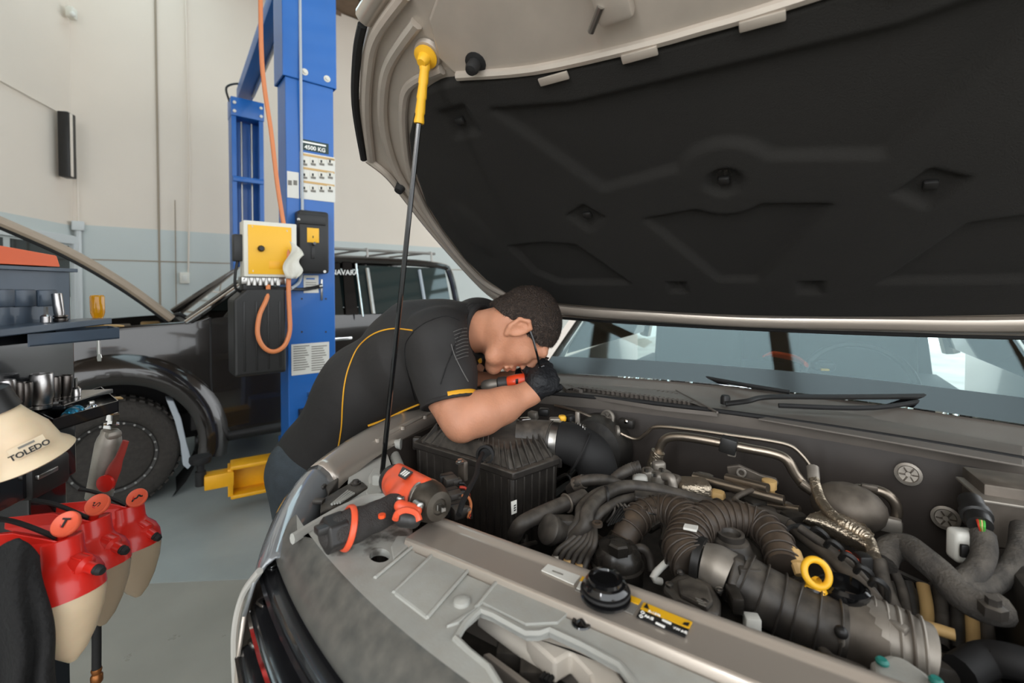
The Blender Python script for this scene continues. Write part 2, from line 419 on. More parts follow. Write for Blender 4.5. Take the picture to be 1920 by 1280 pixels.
# far post, open side towards the vehicle
mb = MB(); mb.prism([at(p, .02) for p in csec(FPC, .34, .22, .012, 1)], (0, 0, LZ-.35)); mb.build('post', 'lift_blue', lift, 0, bevel=.006)
lbox(at(FPC, .012), .5, .42, .024).build('base_plate', 'lift_blue', lift)
lbox(at(FPC, LZ-.26)+EN*.01, .35, .24, .22).build('post_head', 'lift_blue', lift)
for k in (-1, 1):
    MB().cyl(at(FPC+ER*(.055*k)+EN*.02, .4), at(FPC+ER*(.055*k)+EN*.02, LZ-.4), .012, n=8).build('lift_cable', 'steel', lift)
    for j in range(2):
        MB().cyl(at(FPC+ER*(.14*k)+EN*.131, LZ-.22-.1*j), at(FPC+ER*(.14*k)+EN*.145, LZ-.22-.1*j), .018, n=10).build('bolt', 'box_white', lift)
lbox(at(FPC, 2.75)+EN*.12, .33, .03, .06).build('carriage_bar', 'lift_blue', lift)
lbox(at(FPC, 1.2)+EN*.02, .22, .16, .7).build('carriage', 'lift_blue_dark', lift)
# overhead beam between the posts
A, B = at(NPC, LZ-.08), at(FPC, LZ-.02); bd = (B-A).normalized()
BR = Matrix((bd, ZV.cross(bd), ZV)).transposed()
MB().rbox((A+B)/2, ((B-A).length+.3, .16, .14), BR, .006).build('cross_beam', 'lift_blue_dark', lift)
MB().rbox((A+B)/2-ZV*.085+ZV.cross(bd)*-.06, ((B-A).length-.3, .03, .03), BR, .004).build('beam_rail', 'steel', lift)
MB().tube([at(FPC, LZ-.18)+ER*-.17, at(FPC, LZ-.02)+ER*-.2, at(FPC, LZ+.06)+ER*-.08, at(FPC, LZ+.03)], .012, 8).build('hose', 'wire_black', lift)
# labels on the near post
def label(px0, py0, px1, py1, material, off=.002, name='label', parent=None):
    a, b, c, d = LF(px0, py0, off), LF(px1, py0, off), LF(px1, py1, off), LF(px0, py1, off)
    zt_, zb_ = (a.z+b.z)/2, (c.z+d.z)/2
    return MB().prism([at(a, zb_), at(b, zb_), at(b, zt_), at(a, zt_)], EN*.0015).build(name, material, parent or lift, 0)
l = label(565, 265, 616, 285, 'label_dark')
text_mesh('4500 KG', .036, LF(591, 279, .005), ER, ZV, 'ink_white', l, bold=.0008)
label(567, 268, 611, 271, 'ink_white', .0042, 'print_line', l)
lab = label(562, 290, 628, 376, 'label_white')
lab2 = label(538, 322, 560, 371, 'label_white', .003)
for r_ in range(3):
    y0 = 292+r_*25
    label(563, y0, 627, y0+4, 'label_tan', .0045, 'print_band', lab)
    for c_ in range(4):
        x0 = 564+c_*16
        label(x0+1, y0+6, x0+13, y0+14, 'box_white', .0045, 'pictogram', lab)
        label(x0+3, y0+14, x0+12, y0+18, 'label_print', .005, 'pictogram', lab)
        label(x0+5, y0+8, x0+8, y0+13, 'ink_black', .006, 'pictogram', lab)
for c_ in range(2): label(540+c_*10, 338, 547+c_*10, 347, 'label_print', .005, 'pictogram', lab2)
l = label(546, 643, 617, 700, 'label_white')
for k in range(11):
    for j in range(2): label(550+j*34, 648+k*4.4, 580+j*33-(k*7) % 9, 649.6+k*4.4, 'label_print', .0042, 'print_line', l)
l = label(569, 516, 597, 549, 'label_white')
label(574, 521, 590, 524, 'lift_blue', .0042, 'print_line', l)
for k in range(4): label(573, 529+k*4, 593, 530.2+k*4, 'label_print', .0042, 'print_line', l)
# black cover box of the safety latch
c = LF(585, 455, .055); cover = lbox(c, .185, .11, .40, .018).build('latch_cover', 'black_plastic', lift)
lbox(LF(585, 412, .113), .17, .01, .06, .004).build('cover_bevel', 'black_plastic', cover)
lb = lbox(LF(587, 441, .112), .072, .003, .092, .001).build('cover_label', 'yellow_plastic', cover)
lbox(LF(587, 474, .113), .022, .006, .075, .002).build('slot', 'black_plastic', cover)
MB().cyl(LF(588, 458, .11), LF(590, 456, .15), .009).build('release_lever', 'black_gloss', cover)
for (x, y) in ((560, 411), (609, 509)): MB().cyl(LF(x, y, .1), LF(x, y, .118), .009, n=10).build('screw', 'steel', cover)
lbox(LF(587, 444, .1145), .006, .002, .014, .001).build('print_mark', 'ink_black', cover)
MB().tube([LF(562, -60, .02), LF(563, 60, .02), LF(564, 150, .03), LF(565, 260, .012), LF(567, 398, .02)], .009, 8).build('cable', 'grey_cable', lift)
# yellow control box on a bracket at the post's left edge
def CB(px, py, off=0.0): return P(px, py, pl=(PF+EN*(.16+off), EN))
c = CB(504, 469, -.06); cb = lbox(c, .285, .12, .325, .006).build('control_box', 'box_white', lift)
lbox(CB(507, 469, .002), .232, .005, .285, .001).build('front_panel', 'yellow_plastic', cb)
MB().lathe(CB(489, 466, .004), EN, [(.017, 0), (.019, .01), (.014, .026), (.012, .028)], 16).build('knob', 'black_plastic', cb)
lbox(CB(519, 497, .005), .085, .002, .045, .0005).build('faded_print', 'yellow_paint', cb)
for (x, y) in ((472, 425), (537, 433), (473, 508), (537, 514)): MB().cyl(CB(x, y, -.002), CB(x, y, .004), .007, n=8).build('screw', 'steel', cb)
lbox(CB(452, 465, -.07), .085, .07, .155, .006).build('socket_outlet', 'black_plastic', cb)
lbox((CB(512, 469, -.17)), .3, .12, .06).build('bracket', 'lift_blue_dark', lift)
# hydraulic power unit: manifold, tank, hoses
mb = MB(); mb.rbox(CB(492, 526, -.07), (.24, .1, .05), MR, .008)
for k in range(6): mb.cyl(CB(466+k*11, 520, -.03), CB(466+k*11, 536, -.02), .012, n=8)
mb.build('valve_block', 'steel', lift, bevel=.002)
MB().cyl(CB(468, 529, -.05), CB(455, 522, -.03), .014, n=10).build('fitting', 'steel', lift)
tk = MB()
sh = [(-.135, -.25), (.135, -.25), (.135, .25), (-.07, .25), (-.135, .19)]
tc_ = CB(482, 620, -.09)
tk.prism([tc_+ER*a+ZV*b-EN*.11 for a, b in sh], EN*.22); tank = tk.build('fluid_tank', 'black_plastic', lift, 0, bevel=.014)
for k in range(4): lbox(tc_+ER*(-.085+k*.062)+EN*.108-ZV*.02, .010, .012, .40, .003).build('rib', 'black_plastic', tank)
lbox(tc_+ZV*.27-ER*.02, .12, .12, .05).build('neck', 'black_plastic', tank)
MB().tube([CB(503, 535, -.02), CB(500, 560, .02), CB(487, 590, .04), CB(483, 625, .05), CB(494, 650, .05), CB(513, 659, .05), CB(533, 648, .05), CB(543, 622, .04), CB(543, 590, .03), CB(541, 545, .02), CB(541, 480, 0), CB(531, 415, -.05), CB(520, 345, -.06), CB(508, 245, -.08), CB(496, 165, -.1), CB(490, 90, -.1), CB(488, -60, -.1)], .013, 8).build('air_hose', 'orange_hose', lift)
MB().tube([CB(490, 532, -.03), CB(510, 540, -.02), CB(535, 541, .0), LF(570, 542, .03), LF(602, 536, .02)], .011, 8).build('hydraulic_hose', 'wire_black', lift)
MB().tube([CB(545, 541, -.0), LF(560, 530, .03), LF(566, 512, .03)], .010, 8).build('cable', 'grey_cable', lift)
MB().tube([CB(446, 485, -.06), CB(441, 515, -.05), CB(442, 540, -.06), CB(455, 548, -.08)], .008, 8).build('cable', 'wire_black', lift)
MB().cyl(LF(598, 537, .02), LF(604, 536, .02), .016, n=10).build('fitting', 'steel', lift)
lbox(LF(603, 543, .006), .012, .012, .14, .002).build('hose_bracket', 'steel', lift)
lbox(LF(576, 775, .02), .10, .05, .07).build('latch_block', 'black_plastic', lift)
MB().cyl(LF(600, 715, .0), LF(608, 712, .06), .016, n=10).build('pin', 'steel', lift)
lbox(LF(592, 739, .03), .09, .08, .03).build('pin_bracket', 'steel', lift)
# swing arm with pad under the dark pickup
AZ = .16
p0 = at(NPC-EN*.16, AZ+.05); p1 = P(432, 893, z=AZ+.06); p2 = P(415, 858, z=.22)
ad = (at(p1, 0)-at(p0, 0)).normalized(); AR = Matrix((ad, ZV.cross(ad), ZV)).transposed()
L_ = (at(p1, 0)-at(p0, 0)).length
lbox(at(NPC-EN*.16, .24), .26, .2, .36).build('arm_carriage', 'lift_blue', lift)
mb = MB(); m_ = (at(p0, 0)+at(p1, 0))/2
for z_, h_ in ((AZ+.135, .025), (AZ-.055, .025)): mb.rbox(at(m_, z_), (L_, .15, h_), AR, .006)
mb.rbox(at(m_, AZ+.04)-AR.col[1]*.055, (L_, .02, .19), AR, .004); mb.rbox(at(p1, AZ+.04), (.03, .13, .18), AR, .004)
mb.build('swing_arm', 'yellow_paint', lift)
q = at(p1, AZ+.07)+ad*.06+ZV.cross(ad)*.03
MB().rbox(q, (.16, .10, .09), AR, .006).build('arm_extension', 'yellow_paint', lift)
q2 = q+ad*.10
MB().lathe(at(q2, AZ+.05), ZV, [(.03, 0), (.03, .09), (.02, .09), (.02, .14), (.055, .145), (.062, .16), (.06, .185), (.03, .19)], 16).build('lifting_pad', 'black_rubber', lift)
# white plastic sheet hung between box and post
mb = MB()
def sheet(u, v):
    p = CB(543+u*26-v*10+6*math.sin(v*7+u*3), 452+v*70+u*26*(1-v), .052+.018*math.sin(u*8+v*5)); return p
mb.grid(sheet, 8, 12); sh_ = mb.build('plastic_bag', 'box_white', None, 180, solid=.001); tag(sh_, 'crumpled white plastic sheet hung beside the yellow control box', 'bag')

# ------------------------------------------------------------------ dark pickup behind the lift
mat('dark_paint', lin(40, 36, 33), .22, metal=.35, coat=1.0)
mat('dark_paint_flat', lin(34, 31, 29), .5)
mat('tyre', lin(52, 48, 44), .85, var=.2, vscale=40, bump=.6, bscale=70)
mat('rim', lin(62, 60, 58), .4, metal=.6)
mat('arch_dark', lin(16, 15, 15), .9)
mat('car_glass', lin(40, 52, 52), .03, spec=.9, coat=.3)
mat('bonnet_inner', lin(150, 134, 116), .5, var=.06)
mat('clear_glass', (.9, .97, .97), .02, trans=1.0, ior=1.1)
pk = thing('pickup_truck', 'glossy dark brown pickup with raised bonnet standing behind the blue lift post', 'pickup truck', WHEEL)
def NVp(s, z, off=0.0): q = WHEEL+ER*s+EN*off; q.z = z; return q
def NP(px, py, off=0.0): return P(px, py, pl=(WHEEL+EN*off, EN))
def side_off(z, s):
    o_ = -.05-.30*max(0, z-.95)**1.6-.25*max(0, .75-z)**2
    return o_ - (.5*max(0, -.35-s)**2)
def top_z(s): return np.interp(s, [-.9, -.4, .1, .42, .6, 2.7, 2.75, 4.3], [1.05, 1.15, 1.185, 1.2, 1.24, 1.2, 1.2, 1.2])
WZ = .36
def side_panel(sgn_far):
    mb = MB(); nu, nv_ = 120, 26; idx = {}
    for j in range(nv_+1):
        for i in range(nu+1):
            s = -.88+5.2*i/nu; z = .33+(top_z(s)-.33)*j/nv_
            for wc in (0., 3.2):
                d = math.hypot(s-wc, z-WZ)
                if d < .47: z = z if d > .43 else z
            o_ = side_off(z, s)
            idx[i, j] = len(mb.v); mb.v.append(tuple(NVp(s, z, o_ if not sgn_far else -1.78-o_)))
    for j in range(nv_):
        for i in range(nu):
            s = -.88+5.2*(i+.5)/nu; z = .33+(top_z(s)-.33)*(j+.5)/nv_
            if min(math.hypot(s, z-WZ), math.hypot(s-3.2, z-WZ)) < .50: continue
            mb.f.append((idx[i, j], idx[i+1, j], idx[i+1, j+1], idx[i, j+1]))
    return mb
side_panel(False).build('body_side', 'dark_paint', pk, 60)
side_panel(True).build('body_side', 'dark_paint', pk, 60)
# inner dark volumes: arches, engine bay, floor, tub
mb = MB(); mb.box(NVp(-.15, .72, -.9), (1.1, 1.2, .5), MR); mb.build('engine_block', 'arch_dark', pk, 0)
mb = MB(); mb.box(NVp(.45, .8, -.9), (.05, 1.6, .75), MR); mb.build('firewall', 'dark_paint_flat', pk, 0)
mb = MB(); mb.box(NVp(1.7, .45, -.9), (5.0, 1.45, .18), MR); mb.build('chassis', 'arch_dark', pk, 0)
mb = MB(); mb.box(NVp(3.5, .85, -.9), (1.5, 1.55, .6), MR); mb.build('load_tub', 'dark_paint_flat', pk, 0)
for k in range(5): MB().rbox(NVp(-.05+.09*k, 1.12+.02*(k % 2), -.35-.1*k), (.12, .3, .1), MR, .01).build('engine_part', ('black_plastic', 'bonnet_inner', 'black_plastic', 'label_tan', 'black_plastic')[k], pk)
MB().rbox(NVp(-.9, .7, -.9), (.16, 1.7, .45), MR, .06, 3).build('bumper', 'dark_paint', pk)
# fender shoulder in paint, running along the bonnet opening
MB().tube([NVp(-.8, 1.06, -.17), NVp(-.4, 1.15, -.13), NVp(.1, 1.185, -.125), NVp(.42, 1.2, -.13), NVp(.55, 1.235, -.13)], .022, 10).build('fender_lip', 'dark_paint', pk)
def flare(wc):
    mb = MB(); rings = []
    for k in range(29):
        a = math.radians(-12+204*k/28); c_, s_ = math.cos(a), math.sin(a)
        prof = [(.455, -.16), (.46, .01), (.50, .035), (.58, .025), (.63, -.02), (.655, -.07)]
        rings.append([NVp(wc+r*c_*(1.0 if c_ > 0 else 1.0), WZ+r*s_*1.03, o_) for r, o_ in prof])
    n = len(rings[0]); vs = [p for r in rings for p in r]
    fs = [(i*n+k, i*n+k+1, (i+1)*n+k+1, (i+1)*n+k) for i in range(28) for k in range(n-1)]
    mb.add(vs, fs); return mb.build('wheel_flare', 'dark_paint', pk, 50)
flare(0.0); flare(3.2)
for wc in (0., 3.2):
    mb = MB(); mb.lathe(NVp(wc, WZ, -.42), EN, [(.5, 0), (.49, .28), (.47, .40)], 32, cap=False); mb.build('wheel_arch', 'arch_dark', pk)
def wheel(wc, off):
    w_ = bpy.data.objects.new('wheel', None)
    t_ = MB().lathe(NVp(wc, WZ, off-.22), EN, [(.22, 0), (.33, 0), (.36, .03), (.365, .07), (.365, .16), (.355, .205), (.33, .225), (.27, .235), (.235, .225), (.22, .21)], 40).build('tyre', 'tyre', pk)
    mb = MB()
    for k in range(44):
        a = 2*math.pi*k/44; d_ = ER*math.cos(a)+ZV*math.sin(a)
        R_ = Matrix((d_, EN, d_.cross(EN))).transposed()
        for o_ in (-.175, -.05): mb.box(NVp(wc, WZ, off+o_)+d_*.366, (.014, .05, .03), R_)
    tr = mb.build('tread_blocks', 'tyre', t_, 0); tr['kind'] = 'stuff'
    rm = MB().lathe(NVp(wc, WZ, off-.2), EN, [(.225, 0), (.235, .19), (.232, .215), (.215, .212), (.20, .16), (.08, .14), (.075, .18), (.03, .19)], 36).build('rim', 'rim', pk)
    for k in range(6):
        a = 2*math.pi*k/6+.3; d_ = ER*math.cos(a)+ZV*math.sin(a)
        R_ = Matrix((d_, EN, d_.cross(EN))).transposed()
        MB().rbox(NVp(wc, WZ, off-.045)+d_*.135, (.15, .035, .062), R_, .008).build('spoke', 'rim', rm)
    for k in range(24):
        a = 2*math.pi*k/24; d_ = ER*math.cos(a)+ZV*math.sin(a)
        MB().cyl(NVp(wc, WZ, off+.0)+d_*.222, NVp(wc, WZ, off+.017)+d_*.222, .007, n=6).build('rim_bolt', 'steel', rm)
wheel(0., -.01); wheel(3.2, -.01)
MB().lathe(NVp(0, WZ, -1.75), EN, [(.22, 0), (.36, .03), (.36, .2), (.22, .23)], 32).build('tyre', 'tyre', pk)
# mud flap, indicator, mirror, door gaps, sill
def NPf(px, py, off): return NP(px, py, off)
mb = MB()
fl_ = [(312, 750), (326, 752), (340, 785), (350, 830), (361, 870), (352, 880), (343, 872), (338, 830), (328, 790)]
mb.prism([NP(x, y, .0) for x, y in fl_], -EN*.16); mb.build('mud_flap', 'grey_cable', pk, 0, bevel=.006)
MB().sphere(NP(342, 643, -.085), (.05, .014, .017), MR).build('side_indicator', 'box_white', pk)
mb = MB(); mb.tube([NVp(.55, 1.24, side_off(1.2, .5)+.0), NVp(.545, 1.0, side_off(1.0, .5)+.001), NVp(.55, .7, side_off(.7, .5)+.001), NVp(.60, .48, side_off(.48, .5)+.001), NVp(.66, .38, side_off(.38, .5)+.001)], .006, 6); mb.build('door_gap_line', 'black_rubber', pk)  # dark tubes drawn in for the shaded gaps round the doors
mb = MB(); mb.tube([NVp(1.62, 1.23, side_off(1.2, 1)+.0), NVp(1.62, .4, side_off(.4, 1)+.001)], .006, 6); mb.build('door_gap_line', 'black_rubber', pk)
MB().tube([NVp(.45, .34, -.12), NVp(1.6, .34, -.1), NVp(2.7, .36, -.12)], .045, 10).build('side_step', 'black_plastic', pk)
MB().rbox(NVp(.80, 1.30, .06), (.10, .20, .22), MR, .04, 3).build('mirror', 'black_gloss', pk)
MB().rbox(NVp(.74, 1.27, .10), (.02, .10, .16), MR, .01).build('mirror_trim', 'chrome', pk)
for s_ in (1.5, 2.55): MB().rbox(NVp(s_, 1.02, -.045), (.17, .03, .03), MR, .01).build('door_handle', 'chrome', pk)
# greenhouse: leaning-in side plane
def GH(s, z, off=0.0): return NVp(s, z, -.115-.33*(z-1.22)+off)
def gbar(name, pts, wd, material, th=.04):
    mb = MB(); mb.tube([GH(*p) for p in pts], wd/2, 8, smooth=False, flat=1.0); return mb.build(name, material, pk)
zr = 1.69
for far in (0, 1):
    fo = 0 if not far else -1.0
    def G2(s, z, off=0.0): return GH(s, z, off) if not far else NVp(s, z, -1.78+.115+.33*(z-1.22)-off)
    mb = MB(); mb.tube([G2(.42, 1.22), G2(.80, 1.52), G2(1.02, 1.66), G2(1.3, 1.70), G2(2.0, 1.715), G2(2.6, 1.69), G2(2.72, 1.60), G2(2.74, 1.22)], .035, 8, sub=4); mb.build('roof_rail', 'dark_paint', pk)
    mb = MB(); mb.prism([G2(1.55, 1.22), G2(1.66, 1.22), G2(1.66, 1.69), G2(1.58, 1.69)], EN*.03*(1 if not far else -1)); mb.build('pillar', 'black_gloss', pk, 0)
    for s0, s1, a_ in ((.62, 1.54, .36), (1.67, 2.66, .06)):
        mb = MB(); mb.prism([G2(s0, 1.22), G2(s1, 1.22), G2(s1, 1.665), G2(s0+a_, 1.665)], EN*.006*(1 if not far else -1)); mb.build('side_window', 'car_glass' if s0 > 1 else 'dark_glass', pk, 0)
MB().tube([GH(1.80, 1.64, .03), GH(1.80, 1.22, .03)], .018, 8, smooth=False).build('window_divider', 'steel', pk)
MB().tube([GH(1.70, 1.68, .03), GH(1.70, 1.2, .03)], .010, 8, smooth=False).build('door_trim', 'chrome', pk)
MB().tube([GH(2.35, 1.64, .02), GH(2.35, 1.22, .02)], .016, 8, smooth=False).build('window_divider', 'grey_cable', pk)
vis = MB(); vis.prism([GH(.95, 1.60, .02), GH(1.55, 1.60, .02), GH(1.55, 1.68, .02), GH(1.03, 1.68, .02)], EN*.01); vz = vis.build('window_visor', 'black_gloss', pk, 0)
text_mesh('NAVARA', .062, NP(647, 511, -.20), ER, ZV, 'ink_white', pk, bold=.001)
mb = MB(); mb.grid(lambda u, v: NVp(.95+1.75*u, 1.70+.035*math.sin(math.pi*v)+.03*math.sin(math.pi*u), -.27-1.24*v), 10, 8); mb.build('roof', 'dark_paint', pk, 180)
mb = MB(); mb.grid(lambda u, v: NVp(.46+.52*u, 1.23+.45*u, -.14-.13*u-(1.5-.26*u)*v+.0), 6, 8); mb.build('windscreen', 'clear_glass', pk, 180)
MB().tube([GH(.40, 1.215, .03), GH(.62, 1.38, .035), GH(.8, 1.52, .035)], .014, 8).build('pillar_trim', 'chrome', pk)
for s_ in (1.25, 2.2):
    st = MB(); st.rbox(NVp(s_, 1.05, -.5), (.16, .45, .62), MR, .06, 3); st.build('seat', 'black_plastic', pk); MB().rbox(NVp(s_+.04, 1.45, -.5), (.1, .25, .17), MR, .05, 3).build('headrest', 'black_plastic', pk)
# raised bonnet
b0, b1 = NVp(.33, 1.235, -.20), NVp(-.62, 1.93, -.20); bdv = (b1-b0); bn = Vector(bdv).normalized().cross(EN).normalized()
if bn.z < 0: bn = -bn
mb = MB()
def bon(u, v):
    e = .06*math.sin(math.pi*u)
    return b0+bdv*u-EN*(1.38*v)+bn*(e+.02*math.sin(math.pi*v))
mb.grid(bon, 14, 10); bo = mb.build('bonnet', 'bonnet_inner', pk, 180, solid=.012)
MB().tube([bon(0, 0), bon(.3, 0), bon(.6, 0), bon(.9, 0), bon(1, .03)], .030, 8).build('bonnet_edge', 'bonnet_inner', bo)
MB().tube([bon(0, .02)-bn*.03, bon(.3, .02)-bn*.035, bon(.6, .02)-bn*.035, bon(1, .05)-bn*.03], .016, 8).build('bonnet_seal', 'black_rubber', bo)
MB().tube([bon(.0, .06)+bn*.02, bon(.5, .05)+bn*.012, bon(.9, .05)+bn*.01], .010, 8).build('bonnet_crease', 'black_gloss', bo)
MB().tube([NVp(.30, 1.22, -.22), NVp(.36, 1.27, -.2), NVp(.42, 1.24, -.2)], .012, 8).build('bonnet_hinge', 'wire_black', pk)
# roof rack
mat('rack_pipe', lin(150, 146, 140), .4, metal=.5)
rk = [[(1.3, -.35), (2.6, -.35)], [(1.3, -1.35), (2.6, -1.35)]]
for a, b in rk: MB().tube([NVp(a[0], 1.82, a[1]), NVp(b[0], 1.82, b[1])], .014, 8, smooth=False).build('rack_rail', 'rack_pipe', pk)
for s_ in (1.45, 1.85, 2.25, 2.55): MB().tube([NVp(s_, 1.72, -.33), NVp(s_, 1.83, -.34), NVp(s_, 1.83, -1.36), NVp(s_, 1.72, -1.37)], .012, 8, smooth=False).build('rack_bar', 'rack_pipe', pk)
# ------------------------------------------------------------------ the truck being repaired
mat('champagne_paint', lin(180, 169, 157), .3, metal=.5, coat=.8, var=.03, vscale=3)
mat('champagne_inner', lin(180, 169, 157), .42, metal=.35, coat=.25, var=.10, vscale=9)
mat('hood_felt', lin(31, 29, 26), .95, bump=.25, bscale=400, var=.12, vscale=3)
mat('cover_grey', lin(168, 168, 162), .62, var=.16, vscale=6, bump=.06, bscale=300, dust=.45, dustcol=lin(150, 142, 128))
mat('cover_dark', lin(74, 74, 71), .33, var=.06, vscale=20, dust=.35, dustcol=lin(160, 152, 140))
mat('plate_grey', lin(178, 175, 168), .5, var=.05, vscale=6)
mat('lens', lin(140, 143, 145), .08, metal=.3, coat=1.0, var=.04)
mat('grille_black', lin(34, 34, 36), .22, coat=.6)
mat('bay_black', lin(24, 22, 20), .5, var=.25, vscale=10, dust=.18)
mat('bay_wall', lin(52, 45, 40), .55, var=.2, vscale=6)
mat('dusty_plastic', lin(36, 33, 31), .42, var=.2, vscale=14, dust=.32)
mat('dusty_rubber', lin(40, 36, 33), .5, var=.2, vscale=20, dust=.32)
mat('shiny_plastic', lin(26, 24, 22), .25, var=.1, dust=.12)
mat('cast_alu', lin(150, 143, 134), .45, metal=.6, var=.25, vscale=18, dust=.35)
mat('cast_alu_dark', lin(92, 84, 76), .5, metal=.5, var=.3, vscale=18, dust=.4)
mat('pipe_metal', lin(150, 138, 124), .32, metal=.9, var=.1)
mat('foil', lin(186, 172, 152), .32, metal=.9, var=.15, vscale=40, bump=.5, bscale=120)
mat('wind_glass', (.80, .95, .94), .005, trans=1.0, ior=1.52)
mat('cabin_dark', lin(44, 46, 46), .7)
mat('dash', lin(58, 60, 60), .5, var=.1)
mat('yellow_label', lin(232, 176, 30), .45)
mat('label_grey', lin(120, 116, 110), .5)
mat('orange_plastic', lin(236, 82, 34), .4)
mat('washer_white', lin(232, 222, 208), .4, var=.06, vscale=20)
mat('cowl_plastic', lin(104, 97, 90), .55, var=.1, vscale=10)
tr = thing('truck', 'champagne pickup with its bonnet propped open over the engine bay', 'truck', (0, .3, 0))

# ---- hood (raised)
HP = Vector((0, .743, 1.477)); HR = Vector((0, 1, -.733)).normalized(); HN = Vector((0, -.733, -1)).normalized()
XV = Vector((1, 0, 0))
def HD(x, w, off=0.0):                # hood plane coordinates, off towards the engine
    curve = -.03*max(0, w-.55)**1.0*0 
    return HP + XV*x - HR*w + HN*(off+curve)
left = [(-.45, -.215), (-.70, -.20), (-.80, -.16), (-.845, -.08), (-.868, 0), (-.882, .16), (-.888, .316), (-.884, .44), (-.882, .54), (-.908, .605), (-.80, .735), (-.69, .837), (-.617, .885), (-.50, .925), (-.35, .96), (-.18, .985), (0, .99)]
outline = left + [(-x, w_) for x, w_ in reversed(left[:-1])]
hood_holes = [[HD(cx*sg+rx*math.cos(a), cw+rw_*math.sin(a), -.02) for a in np.linspace(0, 2*math.pi, 14, endpoint=False)] for sg in (1, -1) for cx, cw, rx, rw_ in ((.84, .43, .007, .013), (.76, -.085, .026, .015))]
hood = MB().sheet_holes([HD(x, w_, -.02) for x, w_ in outline], hood_holes, HN*.018).build('hood', 'champagne_inner', tr, 0, bevel=.004)
sk = MB()
sk.prism([HD(x*1.012, w_*1.008, -.035) for x, w_ in outline], HN*.012); sk.build('outer_skin', 'champagne_paint', hood, 0, bevel=.004)
def hline(name, pts, r, material, off=0.0, flat=1.0, closed=False, mirror=True, sub=5):
    for sg in ((1, -1) if mirror else (1,)):
        MB().tube([HD(x*sg, w_, off) for x, w_ in pts], r, 8, sub=sub, flat=flat).build(name, material, hood)
full = lambda L: L + [(-x, w_) for x, w_ in reversed(L[:-1])]
hline('edge_lip', [(x*.985, w_*.99) for x, w_ in left[1:10]], .011, 'champagne_inner', .004)
hline('edge_lip', [(x*.97, w_*.985) for x, w_ in left[9:14]], .012, 'champagne_inner', .006)
hline('inner_ridge', [(-.80, -.09), (-.845, .0), (-.853, .16), (-.855, .316), (-.845, .44), (-.825, .55), (-.77, .66), (-.70, .745), (-.62, .81), (-.5, .86)], .013, 'champagne_inner', .002)
hline('inner_ridge', [(-.66, -.105), (-.775, -.05), (-.83, .03), (-.846, .164), (-.843, .3), (-.826, .414), (-.785, .53), (-.73, .62), (-.66, .71), (-.60, .755), (-.5, .765)], .011, 'champagne_inner', .006)
for sg in (1, -1): MB().tube([HD(-.912*sg, .60, .0), HD(-.80*sg, .745, .0), HD(-.69*sg, .848, .0), HD(-.625*sg, .895, .0)], .010, 8).build('corner_seal', 'black_rubber', hood)
MB().tube([HD(x, w_+.012, -.012) for x, w_ in full([(-.617, .89), (-.50, .93), (-.35, .965), (-.18, .99), (0, .995)])], .022, 10, sub=4).build('leading_edge', 'champagne_paint', hood)
MB().tube([HD(x, w_, .012) for x, w_ in full([(-.74, -.07), (-.66, -.115), (-.5, -.142), (-.3, -.152), (0, -.165)])], .017, 10, sub=4, flat=1.2).build('rear_lip', 'champagne_paint', hood)
MB().tube([HD(x, w_, -.02) for x, w_ in full([(-.80, -.16), (-.70, -.205), (-.45, -.225), (0, -.235)])], .022, 8, sub=4, flat=.7).build('rear_seal', 'black_rubber', hood)
MB().tube([HD(x, w_, .004) for x, w_ in full([(-.70, -.17), (-.45, -.195), (0, -.207)])], .0035, 6, sub=4).build('rear_seam', 'steel', hood)
# felt insulation pad with pressed relief
def poly_sd(poly, X, Y):
    d = np.full(X.shape, 1e9); ins = np.zeros(X.shape, bool); n = len(poly)
    for i in range(n):
        ax, ay = poly[i]; bx, by = poly[(i+1) % n]; ex, ey = bx-ax, by-ay
        t = np.clip(((X-ax)*ex+(Y-ay)*ey)/(ex*ex+ey*ey), 0, 1)
        d = np.minimum(d, np.hypot(X-ax-t*ex, Y-ay-t*ey))
        c = ((ay > Y) != (by > Y)) & (X < (bx-ax)*(Y-ay)/(by-ay+1e-12)+ax); ins ^= c
    return np.where(ins, -d, d)
def sst(x, e): t = np.clip(.5-x/(2*e), 0, 1); return t*t*(3-2*t)
nu, nv2 = 220, 130
U, V = np.meshgrid(np.linspace(-1, 1, nu+1), np.linspace(0, 1, nv2+1))
W0_ = -.09+V*.835
XL = np.interp(W0_, [-.09, -.06, -.038, .05, .164, .3, .414, .566, .64, .702, .735, .745], [.64, .73, .764, .812, .832, .828, .813, .752, .70, .63, .575, .52])
Xg = U*XL
Wg = W0_ - .052*np.clip(1-(Xg/.64)**2, 0, 1)*(1-V)**4 - .055*np.clip(1-(Xg/.5)**2, 0, 1)*V**6
disc = np.hypot(Xg, Wg-.375)-.098
field = poly_sd([(-.43, .655), (-.26, .395), (-.09, .425), (.09, .425), (.26, .395), (.43, .655), (.25, .625), (-.25, .625)], Xg, Wg)
trap = poly_sd([(-.185, .285), (-.07, .30), (.07, .30), (.185, .285), (.046, .035), (-.046, .035)], Xg, Wg)
h = np.zeros(Xg.shape)
h -= .010*sst(np.maximum(field, -disc), .010)
h -= .009*sst(np.maximum(trap, -disc), .008)
